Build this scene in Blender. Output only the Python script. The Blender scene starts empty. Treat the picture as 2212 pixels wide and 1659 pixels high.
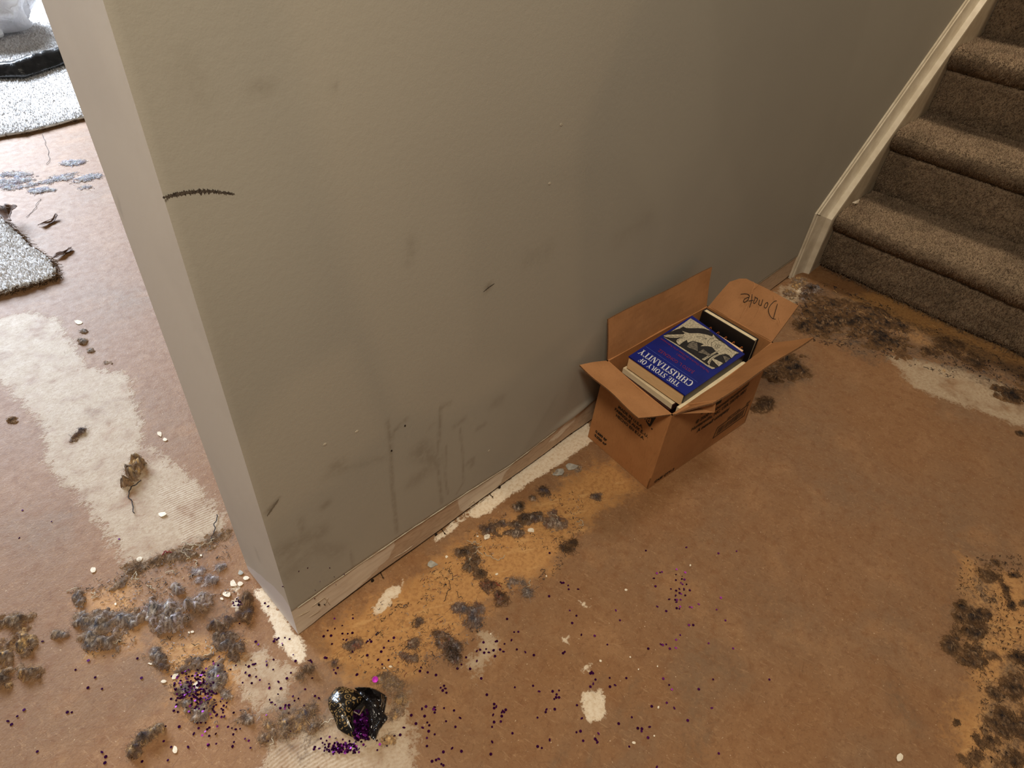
import bpy, bmesh, math, random
import numpy as np
from mathutils import Vector, Matrix

random.seed(7); RNG = np.random.default_rng(11)
S = bpy.context.scene; COL = S.collection

# ------------------------------------------------------------------ camera
IMG_W, IMG_H, FPX = 2212, 1659, 1428.6
ROLL, PITCH, YAW = -0.0889, 0.7324, -0.8404
CAM = np.array([-0.1967, -0.6540, 1.2])
def _basis():
    c, s = math.cos(PITCH), math.sin(PITCH)
    fwd = np.array([0, c, -s]); right = np.array([1., 0, 0]); down = np.cross(fwd, right)
    cr, sr = math.cos(ROLL), math.sin(ROLL)
    A = np.array([cr*right+sr*down, -sr*right+cr*down, fwd])
    c, s = math.cos(YAW), math.sin(YAW)
    return A @ np.array([[c, s, 0], [-s, c, 0], [0, 0, 1]])
RB = _basis()
cam = bpy.data.cameras.new('camera'); camo = bpy.data.objects.new('camera', cam); COL.objects.link(camo)
cam.sensor_fit = 'HORIZONTAL'; cam.sensor_width = 36; cam.lens = FPX/IMG_W*36; cam.clip_start = .02
r, d, fw = RB
camo.matrix_world = Matrix(((r[0], -d[0], -fw[0], CAM[0]), (r[1], -d[1], -fw[1], CAM[1]), (r[2], -d[2], -fw[2], CAM[2]), (0, 0, 0, 1)))
S.camera = camo
# ------------------------------------------------------------------ light
S.view_settings.view_transform = 'Standard'; S.view_settings.look = 'None'
S.view_settings.gamma = 1; S.view_settings.use_curve_mapping = False
S.view_settings.exposure = -0.15
world = bpy.data.worlds.new('world'); S.world = world; world.use_nodes = True
bg = world.node_tree.nodes['Background']; bg.inputs[0].default_value = (1.0, .92, .82, 1); bg.inputs[1].default_value = .115
def area(name, loc, target, size, power, col, size_y=None):
    l = bpy.data.lights.new(name, 'AREA'); l.energy = power; l.color = col; l.size = size
    if size_y: l.shape = 'RECTANGLE'; l.size_y = size_y
    else: l.shape = 'DISK'
    o = bpy.data.objects.new(name, l); COL.objects.link(o); o.location = loc
    o.rotation_euler = (Vector(target)-Vector(loc)).to_track_quat('-Z', 'Y').to_euler()
    return o
area('ceiling_lamp_light', (-.52, -.74, 2.40), (-.46, -.66, .0), .50, 46, (1.0, .88, .72))
area('stairwell_light', (3.0, -.55, 3.1), (2.75, -.55, 0), .5, 38, (1.0, .85, .66))
area('window_light', (-.15, 5.2, 1.85), (-.05, 2.4, .2), 2.4, 600, (.74, .85, 1.0), 1.5)

# ------------------------------------------------------------------ pixel -> place (on floor, on wall, on wall end)
def ray(px, py): return RB.T @ np.array([(px-IMG_W/2)/FPX, (py-IMG_H/2)/FPX, 1.])
def fl(px, py, z=0.):
    q = ray(px, py); return CAM + q*((z-CAM[2])/q[2])
def wl(px, py, y=0.):
    q = ray(px, py); return CAM + q*((y-CAM[1])/q[1])
def xl(px, py, x=0.):
    q = ray(px, py); return CAM + q*((x-CAM[0])/q[0])

# ------------------------------------------------------------------ noise
def vnoise(x, y, sc, seed=0):
    x = np.asarray(x)/sc; y = np.asarray(y)/sc
    xi = np.floor(x).astype(np.int64); yi = np.floor(y).astype(np.int64)
    xf = x-xi; yf = y-yi; xf = xf*xf*(3-2*xf); yf = yf*yf*(3-2*yf)
    def h(a, b):
        n = (a*374761393 + b*668265263 + seed*974711) & 0x7fffffff
        n = ((n ^ (n >> 13))*1274126177) & 0x7fffffff
        n = n ^ (n >> 16)
        return (n & 0xffff)/65535.
    return (h(xi, yi)*(1-xf)+h(xi+1, yi)*xf)*(1-yf)+(h(xi, yi+1)*(1-xf)+h(xi+1, yi+1)*xf)*yf
def fbm(x, y, sc, seed=0, o=3):
    t = 0; a = .5; n = 0
    for k in range(o):
        t = t+a*vnoise(x, y, sc/2**k, seed+k*17); n += a; a *= .5
    return t/n
# ------------------------------------------------------------------ objects
def lin(c):
    return tuple(((v/255.)/12.92 if v/255. <= .04045 else ((v/255.+.055)/1.055)**2.4) for v in c)
def put(name, me, mat=None, parent=None):
    o = bpy.data.objects.new(name, me); COL.objects.link(o)
    if mat and not me.materials: me.materials.append(mat)
    if parent: o.parent = parent
    return o
def mesh(name, V, F, mat=None, parent=None, smooth=False, colors=None):
    me = bpy.data.meshes.new(name); V = np.asarray(V, np.float32)
    if isinstance(F, np.ndarray):
        n, k = F.shape
        me.vertices.add(len(V)); me.vertices.foreach_set('co', V.ravel())
        me.loops.add(n*k); me.loops.foreach_set('vertex_index', F.astype(np.int32).ravel())
        me.polygons.add(n); me.polygons.foreach_set('loop_start', np.arange(0, n*k, k, dtype=np.int32))
        me.update(calc_edges=True)
    else:
        me.from_pydata([tuple(map(float, v)) for v in V], [], F); me.update()
    if smooth: me.polygons.foreach_set('use_smooth', np.ones(len(me.polygons), bool))
    if colors is not None:
        a = me.attributes.new('fcol', 'FLOAT_COLOR', 'POINT')
        c = np.ones((len(V), 4), np.float32); c[:, :3] = colors; a.data.foreach_set('color', c.ravel())
    return put(name, me, mat, parent)
def tag(o, label=None, cat=None, group=None, kind=None):
    if label: o['label'] = label
    if cat: o['category'] = cat
    if group: o['group'] = group
    if kind: o['kind'] = kind
    return o
def empty(name, loc=(0, 0, 0)):
    o = bpy.data.objects.new(name, None); COL.objects.link(o); o.location = tuple(map(float, loc)); o.empty_display_size = .02
    return o
def child(parent, o):
    o.parent = parent; o.matrix_parent_inverse = Matrix.Translation(parent.location).inverted(); return o
def gridfaces(nu, nv):
    i = np.arange((nu-1)*(nv-1)); a = (i//(nv-1))*nv + i % (nv-1)
    return np.stack([a, a+nv, a+nv+1, a+1], 1)
def hexa(P):   # 8 points: bottom 4 then top 4
    return list(P), [(3, 2, 1, 0), (4, 5, 6, 7), (0, 1, 5, 4), (1, 2, 6, 5), (2, 3, 7, 6), (3, 0, 4, 7)]
def slab(quad, n, t):
    """closed plate: quad (k points) pushed along n by t"""
    q = [np.asarray(p, float) for p in quad]; n = np.asarray(n, float); k = len(q)
    V = q+[p+n*t for p in q]
    F = [tuple(range(k-1, -1, -1)), tuple(range(k, 2*k))]+[(i, (i+1) % k, k+(i+1) % k, k+i) for i in range(k)]
    return V, F
def tube(pts, rad, sides=6):
    pts = np.asarray(pts, float); n = len(pts); rad = np.broadcast_to(rad, n)
    T = np.gradient(pts, axis=0); T /= np.linalg.norm(T, axis=1)[:, None]+1e-9
    up = np.array([0, 0, 1.]) if abs(T[:, 2]).mean() < .8 else np.array([1., 0, 0])
    A = np.cross(T, up); A /= np.linalg.norm(A, axis=1)[:, None]+1e-9; B = np.cross(A, T)
    V = []
    for j in range(sides):
        a = 2*math.pi*j/sides; V.append(pts+(A*math.cos(a)+B*math.sin(a))*rad[:, None])
    V = np.stack(V, 1).reshape(-1, 3)
    F = [(i*sides+j, i*sides+(j+1) % sides, (i+1)*sides+(j+1) % sides, (i+1)*sides+j) for i in range(n-1) for j in range(sides)]
    F += [tuple(range(sides-1, -1, -1)), tuple((n-1)*sides+j for j in range(sides))]
    return V, F
def join(parts):
    V = []; F = []
    for v, f in parts:
        b = len(V); V += [tuple(p) for p in v]; F += [tuple(i+b for i in q) for q in f]
    return V, F
def sdpoly(X, Y, poly):
    """signed distance to polygon, + inside"""
    P = np.asarray(poly)[:, :2]; d = np.full(X.shape, 1e9); ins = np.zeros(X.shape, bool)
    for i in range(len(P)):
        a, b = P[i], P[(i+1) % len(P)]; e = b-a
        t = np.clip(((X-a[0])*e[0]+(Y-a[1])*e[1])/(e@e+1e-12), 0, 1)
        d = np.minimum(d, np.hypot(X-a[0]-t*e[0], Y-a[1]-t*e[1]))
        c = ((a[1] > Y) != (b[1] > Y)) & (X < (b[0]-a[0])*(Y-a[1])/(b[1]-a[1]+1e-12)+a[0]); ins ^= c
    return np.where(ins, d, -d)
def dline(X, Y, pl):
    d = np.full(X.shape, 1e9)
    for a, b in zip(pl[:-1], pl[1:]):
        a = np.asarray(a)[:2]; b = np.asarray(b)[:2]; e = b-a
        t = np.clip(((X-a[0])*e[0]+(Y-a[1])*e[1])/(e@e+1e-12), 0, 1)
        d = np.minimum(d, np.hypot(X-a[0]-t*e[0], Y-a[1]-t*e[1]))
    return d
# ------------------------------------------------------------------ materials
class NT:
    def __init__(s, name):
        s.m = bpy.data.materials.new(name); s.m.use_nodes = True; s.t = s.m.node_tree; s.b = s.t.nodes['Principled BSDF']
        s.b.inputs['Specular IOR Level'].default_value = .3
        s.co = None
    def n(s, typ, **kw):
        x = s.t.nodes.new(typ)
        for k, v in kw.items(): setattr(x, k, v)
        return x
    def l(s, a, b): s.t.links.new(a, b)
    def coord(s, scale=(1, 1, 1), rot=(0, 0, 0)):
        if s.co is None: s.co = s.n('ShaderNodeTexCoord')
        src = s.co.outputs['Object']
        if any(rot):
            r_ = s.n('ShaderNodeMapping'); r_.inputs['Rotation'].default_value = rot; s.l(src, r_.inputs[0]); src = r_.outputs[0]
        m = s.n('ShaderNodeMapping'); m.inputs['Scale'].default_value = scale
        s.l(src, m.inputs[0]); return m.outputs[0]
    def noise(s, scale, detail=3, rough=.55, cs=(1, 1, 1), rot=(0, 0, 0), dist=0):
        x = s.n('ShaderNodeTexNoise'); x.inputs['Scale'].default_value = scale; x.inputs['Detail'].default_value = detail
        x.inputs['Roughness'].default_value = rough; x.inputs['Distortion'].default_value = dist
        s.l(s.coord(cs, rot), x.inputs['Vector']); return x.outputs['Fac']
    def math(s, op, a, b=None, c=None):
        x = s.n('ShaderNodeMath', operation=op)
        for i, v in enumerate((a, b, c)):
            if v is None: continue
            if isinstance(v, (int, float)): x.inputs[i].default_value = v
            else: s.l(v, x.inputs[i])
        return x.outputs[0]
    def step(s, v, lo, hi):
        x = s.n('ShaderNodeMapRange', interpolation_type='SMOOTHSTEP'); x.inputs[1].default_value = lo; x.inputs[2].default_value = hi
        s.l(v, x.inputs[0]); return x.outputs[0]
    def mix(s, fac, a, b, mode='MIX'):
        x = s.n('ShaderNodeMix', data_type='RGBA', blend_type=mode)
        if isinstance(fac, (int, float)): x.inputs[0].default_value = fac
        else: s.l(fac, x.inputs[0])
        for i, v in ((6, a), (7, b)):
            if isinstance(v, tuple): x.inputs[i].default_value = (*v[:3], 1)
            else: s.l(v, x.inputs[i])
        return x.outputs[2]
    def attr(s, name):
        x = s.n('ShaderNodeAttribute', attribute_name=name); return x
    def out(s, col=None, rough=None, bump=None, bs=.3, bd=.002):
        if col is not None:
            if isinstance(col, tuple): s.b.inputs['Base Color'].default_value = (*col[:3], 1)
            else: s.l(col, s.b.inputs['Base Color'])
        if rough is not None:
            if isinstance(rough, (int, float)): s.b.inputs['Roughness'].default_value = rough
            else: s.l(rough, s.b.inputs['Roughness'])
        if bump is not None:
            x = s.n('ShaderNodeBump'); x.inputs['Strength'].default_value = bs; x.inputs['Distance'].default_value = bd
            s.l(bump, x.inputs['Height']); s.l(x.outputs[0], s.b.inputs['Normal'])
        return s.m
def simple(name, c1, c2=None, scale=60, rough=.6, bump=.0, bd=.001, metal=0, spec=.3, thr=(.35, .65), cs=(1, 1, 1)):
    t = NT(name); n = t.noise(scale, 4, cs=cs)
    col = t.mix(t.step(n, *thr), lin(c1), lin(c2 or tuple(int(v*.86) for v in c1)))
    t.b.inputs['Metallic'].default_value = metal; t.b.inputs['Specular IOR Level'].default_value = spec
    return t.out(col, rough, n if bump else None, bump, bd)
def vcolmat(name, rough=.9, nscale=400, amt=.5, bump=.6, bd=.002):
    t = NT(name); a = t.attr('fcol'); n = t.noise(nscale, 3)
    col = t.mix(t.math('MULTIPLY', t.step(n, .3, .75), amt), a.outputs['Color'], (.02, .018, .016))
    t.b.inputs['Specular IOR Level'].default_value = .1
    return t.out(col, rough, n, bump, bd)

# floor board
def floor_mat():
    t = NT('pressed_board')
    big = t.noise(2.2, 4); mid = t.noise(9, 4, .6); sm = t.noise(42, 5, .65); fine = t.noise(260, 3, .7)
    c = t.mix(t.step(big, .38, .62), lin((143, 102, 64)), lin((138, 103, 71)))
    c = t.mix(t.math('MULTIPLY', t.step(t.noise(4.5, 5, .62), .50, .66), .55), c, lin((122, 98, 74)))
    c = t.mix(t.step(mid, .45, .72), c, lin((154, 114, 76)))
    c = t.mix(t.math('MULTIPLY', t.step(sm, .46, .70), .62), c, lin((128, 86, 52)))
    # stringy fibres pressed in the surface, several directions
    for k, (rz, sc) in enumerate(((.3, 230), (1.25, 260), (2.2, 210), (2.9, 240))):
        f = t.noise(sc, 3, .6, cs=(1, .14, 1), rot=(0, 0, rz), dist=1.6)
        c = t.mix(t.math('MULTIPLY', t.step(f, .61, .68), .34), c, lin((104, 68, 40)) if k < 3 else lin((184, 148, 110)))
    c = t.mix(t.math('MULTIPLY', t.step(t.noise(150, 4, .7), .50, .68), .34), c, lin((108, 72, 44)))
    c = t.mix(t.math('MULTIPLY', t.step(t.noise(95, 4, .7), .54, .70), .28), c, lin((186, 146, 104)))
    c = t.mix(t.math('MULTIPLY', t.step(t.noise(330, 2), .66, .74), .6), c, lin((86, 55, 34)))
    c = t.mix(t.math('MULTIPLY', t.step(t.noise(210, 2), .70, .74), .55), c, lin((226, 200, 165)))
    gn = t.noise(30, 5, .7); gn2 = t.noise(120, 4, .7); gn3 = t.noise(14, 4, .65)
    def field(name, amp):
        a = t.attr(name).outputs['Fac']
        w = t.math('MULTIPLY', t.math('ADD', t.math('SUBTRACT', gn, .5), t.math('MULTIPLY', t.math('SUBTRACT', gn2, .5), .5)), amp)
        return t.math('ADD', a, w)
    oc = t.step(field('ochre', .10), -.012, .03)
    c = t.mix(t.math('MULTIPLY', oc, .72), c, t.mix(t.step(gn2, .4, .65), lin((206, 154, 92)), lin((176, 125, 72))))
    streak = t.noise(48, 3, .6, cs=(.25, 1.4, 1), rot=(0, 0, .5))
    c = t.mix(t.math('MULTIPLY', t.math('MULTIPLY', oc, t.step(streak, .55, .7)), .6), c, lin((206, 162, 106)))
    cr = t.step(field('cream', .085), -.006, .012)
    mott = t.step(t.math('ADD', gn3, t.math('MULTIPLY', t.math('SUBTRACT', gn2, .5), .5)), .30, .52)
    c = t.mix(t.math('MULTIPLY', cr, t.math('MULTIPLY_ADD', mott, .62, .16)), c, t.mix(t.step(gn2, .35, .7), lin((198, 180, 153)), lin((172, 147, 118))))
    wh = t.step(field('white', .030), -.002, .003)
    c = t.mix(t.math('MULTIPLY', wh, .93), c, t.mix(t.step(gn2, .4, .7), lin((236, 221, 196)), lin((214, 190, 158))))
    gr = t.step(field('grime', .10), -.02, .045)
    c = t.mix(t.math('MULTIPLY', gr, t.math('MULTIPLY_ADD', t.step(gn, .35, .65), .42, .36)), c, t.mix(t.step(gn2, .4, .65), lin((116, 96, 76)), lin((74, 60, 50))))
    sc = t.math('MULTIPLY', t.attr('scuff').outputs['Fac'], t.math('MULTIPLY_ADD', t.step(t.noise(70, 4, .65), .35, .65), .75, .25))  # scuff marks, plus the box's shade painted on the floor
    c = t.mix(t.math('MULTIPLY', sc, .55), c, lin((104, 86, 66)))
    h = t.math('ADD', t.math('MULTIPLY', fine, .5), t.math('ADD', t.math('MULTIPLY', sm, .8), t.math('MULTIPLY', t.math('ADD', cr, wh), .5)))
    # trowel ridges in the cream adhesive
    wv = t.n('ShaderNodeTexWave', wave_type='RINGS', rings_direction='Z'); wv.inputs['Scale'].default_value = 52; wv.inputs['Distortion'].default_value = 1.5
    mp = t.n('ShaderNodeMapping'); mp.inputs['Location'].default_value = (.14, .48, 0); t.l(t.co.outputs['Object'], mp.inputs[0]); t.l(mp.outputs[0], wv.inputs['Vector'])
    h = t.math('ADD', h, t.math('MULTIPLY', t.math('MULTIPLY', wv.outputs['Fac'], t.step(field('trowel', .04), -.01, .02)), .35))
    t.b.inputs['Specular IOR Level'].default_value = .34
    return t.out(c, t.math('MULTIPLY_ADD', sm, .2, .50), h, .5, .0018)

def wall_mat():
    t = NT('wall_paint')
    big = t.noise(1.6, 3); mid = t.noise(7, 4); st = t.noise(120, 4, .6); fine = t.noise(420, 3)
    c = t.mix(t.step(big, .35, .65), lin((169, 163, 148)), lin((163, 157, 143)))
    c = t.mix(t.math('MULTIPLY', t.step(t.attr('tone').outputs['Fac'], -.03, .03), .28), c, lin((188, 178, 158)))
    c = t.mix(t.math('MULTIPLY', t.step(t.attr('tone2').outputs['Fac'], -.03, .03), .22), c, lin((152, 146, 132)))
    sm = t.attr('smudge').outputs['Fac']
    c = t.mix(t.math('MULTIPLY', t.math('MULTIPLY', sm, t.math('MULTIPLY_ADD', t.step(t.noise(60, 4, .65), .3, .6), .7, .3)), .62), c, lin((112, 99, 80)))
    b = t.math('ADD', t.attr('bare').outputs['Fac'], t.math('MULTIPLY', t.math('SUBTRACT', t.noise(90, 4), .5), .006))
    bm = t.step(b, -.0012, .0012)
    p = t.math('ADD', t.attr('pale').outputs['Fac'], t.math('MULTIPLY', t.math('SUBTRACT', t.noise(40, 4, .6), .5), .03))
    pm = t.step(p, -.002, .003)
    paper = t.mix(t.step(t.noise(45, 4, cs=(1, 1, 3)), .4, .7), lin((194, 167, 138)), lin((178, 150, 122)))
    comp = t.mix(t.step(t.noise(30, 4, cs=(.4, 1, 3)), .4, .7), lin((222, 206, 183)), lin((208, 189, 165)))
    c = t.mix(bm, c, t.mix(pm, paper, comp))
    h = t.math('ADD', t.math('MULTIPLY', st, .6), t.math('MULTIPLY', fine, .25))
    return t.out(c, .58, h, .25, .0016)
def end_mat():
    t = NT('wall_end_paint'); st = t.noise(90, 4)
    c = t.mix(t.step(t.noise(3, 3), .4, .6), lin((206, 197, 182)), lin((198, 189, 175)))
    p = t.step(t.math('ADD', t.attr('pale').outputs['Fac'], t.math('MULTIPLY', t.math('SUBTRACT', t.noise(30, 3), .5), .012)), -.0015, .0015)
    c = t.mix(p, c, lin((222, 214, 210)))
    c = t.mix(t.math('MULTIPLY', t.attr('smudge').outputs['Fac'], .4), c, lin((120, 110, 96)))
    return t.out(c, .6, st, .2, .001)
MAT = dict(
    floor=floor_mat(), wall=wall_mat(), end=end_mat(),
    white=simple('white_gloss_trim', (226, 214, 190), (212, 198, 172), 25, .38, .08, spec=.45),
    wood=simple('gap_shade_wood', (58, 42, 30), None, 30),
    chip=simple('dried_paint', (240, 229, 208), (226, 210, 184), 90, .6, .3),
    chipg=simple('grey_plaster', (176, 172, 160), (150, 146, 136), 90, .7, .3),
    card=None, steel=simple('nail_steel', (92, 78, 62), (60, 46, 36), 300, .45, metal=.7),
    ink=simple('black_ink', (22, 18, 15), (30, 24, 20), 200, .6), crayon=simple('crayon', (52, 44, 38), (88, 78, 66), 500, .8),
    felt=vcolmat('felt', .95, 500, .28, .8, .0015), fibre=vcolmat('fibre', .9, 900, .15, .1), pile=vcolmat('carpet_pile', .95, 300, .12, .1),
    leaf=simple('dry_leaf', (112, 82, 62), (78, 54, 40), 70, .7, .5),
)

def origin(o):
    v = Vector((0, 0, 0))
    while o: v += o.location; o = o.parent
    return np.array(v)
def part(parent, name, V, F, mat, smooth=False, colors=None):
    return mesh(name, np.asarray(V, float)-origin(parent), F, mat, parent, smooth, colors)
def fpoly(pts): return [fl(*p)[:2] for p in pts]

# ------------------------------------------------------------------ floor
def lines(*seg):
    out = []
    for a, b, s in seg: out += list(np.arange(a, b-1e-9, s))
    return np.array(out+[seg[-1][1]])
gx = lines((-3, -1.2, .1), (-1.2, 2.3, .012), (2.3, 6, .2)); gy = lines((-3.2, -1.5, .1), (-1.5, 2.2, .012), (2.2, 7, .06))
X, Y = np.meshgrid(gx, gy, indexing='ij')
fo = mesh('floor', np.stack([X.ravel(), Y.ravel(), 0*X.ravel()], 1), gridfaces(len(gx), len(gy)), MAT['floor'])
tag(fo, kind='structure')
FIELDS = dict(
 cream=[[(-60,700),(60,672),(130,690),(190,790),(280,810),(300,880),(310,950),(390,1010),(440,1060),(490,1120),(480,1150),(420,1190),(330,1225),(280,1240),(240,1170),(180,1090),(100,1010),(90,920),(0,830),(-60,800)],
  [(548,1690),(580,1600),(640,1572),(720,1520),(880,1500),(892,1560),(908,1690)],
  [(1908,762),(2060,790),(2240,850),(2240,935),(2100,885),(1980,842)],
  [(1690,622),(1740,602),(1762,632),(1705,655)], [(1000,1440),(1040,1390),(1078,1375),(1066,1420),(1030,1462)],
  [(500,1430),(560,1400),(640,1440),(620,1520),(560,1540),(520,1500)],
  [(1660,640),(1720,600),(1745,640),(1700,668)],
  [(1040,1370),(1065,1365),(1055,1400),(1035,1400)]],
 white=[[(548,1262),(575,1278),(606,1318),(640,1370),(662,1398),(668,1420),(650,1434),(628,1424),(604,1392),(588,1352),(570,1318),(552,1290)],
  [(826,1284),(870,1252),(866,1276),(846,1300),(838,1318),(812,1330),(806,1312)],
  [(1000,1112),(1060,1064),(1160,990),(1268,910),(1292,944),(1215,1000),(1150,1040),(1100,1072),(1060,1106),(1030,1118)], [(930,1166),(1000,1112),(1010,1120),(940,1174)],
  [(1262,1496),(1278,1490),(1303,1490),(1312,1530),(1306,1556),(1274,1560),(1264,1548),(1256,1518)],
  [(1250,1292),(1262,1296),(1275,1308),(1266,1310),(1254,1302)], [(1252,1446),(1280,1432),(1278,1448),(1258,1452)], [(1216,1376),(1234,1377),(1230,1388),(1218,1388)],
  [(1288,1424),(1296,1424),(1296,1432),(1288,1430)],
  [(1716,624),(1734,612),(1732,632),(1722,634)], [(505,1290),(532,1300),(520,1322),(498,1310)], [(500,1262),(520,1268),(516,1286),(498,1282)]],
 ochre=[[(690,1370),(800,1290),(880,1250),(1000,1160),(1130,1090),(1260,1010),(1330,985),(1392,1062),(1300,1110),(1240,1170),(1195,1240),(1080,1290),(1010,1370),(930,1430),(860,1500),(760,1480),(700,1440)],
  [(2070,1190),(2140,1230),(2240,1240),(2240,1690),(2080,1690),(2040,1560),(2090,1480),(2060,1390)], [(330,1370),(480,1370),(560,1420),(470,1560),(400,1560),(340,1440)],
  [(160,1290),(300,1240),(330,1400),(190,1420)], [(1780,640),(1960,620),(2240,760),(2240,800),(2000,760)]],
 trowel=[[(548,1690),(580,1610),(640,1590),(720,1600),(905,1590),(908,1690)], [(830,1530),(890,1520),(900,1600),(830,1600)], [(330,1050),(420,1040),(480,1120),(400,1180)]],
 grime=[[(1740,612),(1850,640),(1990,700),(2110,740),(2240,800),(2240,850),(2120,830),(2020,790),(1930,770),(1880,790),(1790,742),(1720,720),(1700,690)],
  [(2050,1290),(2140,1210),(2160,1290),(2150,1380),(2090,1450),(2046,1410)], [(2150,1400),(2240,1380),(2240,1690),(2090,1690),(2120,1580),(2100,1520)],
  [(245,1250),(320,1205),(430,1170),(500,1140),(508,1168),(440,1205),(330,1240),(290,1268)], [(590,1580),(640,1520),(720,1490),(740,1530),(700,1590),(640,1630),(600,1620)],
  [(805,1470),(860,1440),(885,1480),(870,1520),(820,1530)], [(170,1330),(300,1320),(310,1370),(230,1410),(180,1380)], [(560,1540),(640,1480),(660,1560),(600,1600)],
  [(640,1590),(700,1570),(712,1606),(660,1640)], [(2150,838),(2240,820),(2240,880),(2170,872)],
  [(1640,760),(1740,770),(1750,820),(1670,840),(1625,820)],
  [(330,1300),(480,1280),(500,1330),(420,1372),(340,1350)]])
for nm, polys in FIELDS.items():
    v = np.full(X.shape, -.2)
    for p in polys: v = np.maximum(v, sdpoly(X, Y, fpoly(p)))
    v = np.clip(v, -.2, .06)
    a = fo.data.attributes.new(nm, 'FLOAT', 'POINT'); a.data.foreach_set('value', v.ravel().astype(np.float32))

scuff_shade = np.zeros(X.shape)
for pl, w, s in [([(1375,1465),(1335,1550)], .007, .8), ([(1390,1525),(1362,1565)], .009, .6), ([(1498,1490),(1505,1560),(1500,1640)], .03, .7), ([(1520,1420),(1560,1418),(1600,1470)], .03, .7), ([(1222,1615),(1190,1665)], .008, .8), ([(1282,1620),(1262,1665)], .008, .8),
                 ([(1312,1464),(1286,1480),(1278,1502)], .006, .7), ([(1930,1490),(1950,1530),(1975,1565)], .022, .8), ([(1660,1350),(1760,1440)], .05, .35), ([(1620,1270),(1700,1330)], .05, .4), ([(1520,1610),(1535,1580)], .004, .9), ([(1200,1390),(1240,1420)], .02, .3), ([(1640,900),(1700,840),(1740,800)], .03, .5)]:  # last smear, beside the box, is its shade painted into the floor colour
    scuff_shade = np.maximum(scuff_shade, s*np.exp(-(dline(X, Y, fpoly(pl))/w)**2))
fo.data.attributes.new('scuff', 'FLOAT', 'POINT').data.foreach_set('value', scuff_shade.ravel().astype(np.float32))

# ------------------------------------------------------------------ main wall with its end
WT, WH, WX = .185, 2.45, 5.6
ridge = np.array([wl(*p) for p in [(628,1322),(700,1270),(775,1218),(850,1167),(951,1100),(1025,1052),(1100,1005),(1180,944),(1241,896),(1300,852),(1723,552)]])
RX = np.concatenate([[0], ridge[:, 0], [6]]); RZ = np.concatenate([[ridge[0, 2]], ridge[:, 2], [.088]])
def ridge_z(x): return np.interp(x, RX, RZ)
def bottom_z(x): return .002 + np.clip(np.asarray(x)/.12, 0, 1)*(.004+.008*fbm(x, x*0, .11, 5, 3))
wx = lines((0, 1.1, .005), (1.1, 2.2, .012), (2.2, WX, .06)); wz = lines((0, .12, .004), (.12, .5, .006), (.5, 1.4, .014), (1.4, WH, .15))
X, Z = np.meshgrid(wx, wz, indexing='ij'); bz = bottom_z(X); Zr = np.where(Z < .06, bz+(Z/.06)*(.06-bz), Z)
barev = np.where(X < 1.925, ridge_z(X)-Zr, -.05)
yv = -.0022*np.clip((-barev)/.004, 0, 1) + .0016*(fbm(X, Zr, .03, 3)-.5)*(barev > 0)
yv -= .006*np.exp(-((X-.77)/.06)**2)*np.exp(-((Zr-ridge_z(X)-.008)/.012)**2)      # lifted paint lip next to the box
yv[0, :] = 0
nfront = X.size
V = np.stack([X.ravel(), yv.ravel(), Zr.ravel()], 1); F = gridfaces(len(wx), len(wz)); F = F[:, ::1]
ey = lines((0, WT, .005)); ez = wz
EY, EZ = np.meshgrid(ey, ez, indexing='ij'); EZr = np.where(EZ < .06, bottom_z(0)+(EZ/.06)*(.06-bottom_z(0)), EZ)
EXo = 0*EY
VE = np.stack([EXo.ravel(), EY.ravel(), EZr.ravel()], 1); FE = gridfaces(len(ey), len(ez))[:, ::-1]+nfront
b0 = nfront+len(VE)
VB = np.array([(0, WT, .003), (WX, WT, .003), (WX, WT, WH), (0, WT, WH), (0, 0, WH), (WX, 0, WH), (0, 0, .02), (WX, 0, .02)])
FB = np.array([(b0, b0+3, b0+2, b0+1), (b0+3, b0+4, b0+5, b0+2)])
wall = mesh('wall_center', np.concatenate([V, VE, VB]), np.concatenate([F, FE, FB]), MAT['wall'])
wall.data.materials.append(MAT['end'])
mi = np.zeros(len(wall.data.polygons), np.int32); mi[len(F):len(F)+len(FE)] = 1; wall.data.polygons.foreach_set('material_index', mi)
wall.data.polygons.foreach_set('use_smooth', np.concatenate([np.ones(len(F), bool), np.zeros(len(FE)+2, bool)]))
tag(wall, kind='structure')
def wpoly(pts): return [wl(*p)[[0, 2]] for p in pts]
tone = np.maximum(sdpoly(X, Zr, wpoly([(595,-60),(690,330),(760,640),(850,900),(960,900),(1100,820),(1250,700),(1250,300),(1400,-60)])), -.3)
tone = np.maximum(tone, sdpoly(X, Zr, wpoly([(480,1000),(620,820),(760,740),(830,930),(700,1050),(560,1150)])))
tone2 = sdpoly(X, Zr, wpoly([(1000,380),(1360,330),(1420,480),(1380,640),(1150,800),(1020,760)]))
tone2 = np.maximum(tone2, sdpoly(X, Zr, wpoly([(1540,-60),(1900,-60),(1740,480),(1640,540),(1550,300)])))
tone2 = np.maximum(tone2, sdpoly(X, Zr, wpoly([(1142,868),(1185,830),(1190,860),(1178,896),(1145,905)])))
smd = np.zeros(X.shape)
def smear(pl, w, s):
    global smd
    smd = np.maximum(smd, s*np.exp(-(dline(X, Zr, wpoly(pl))/w)**2))
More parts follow.
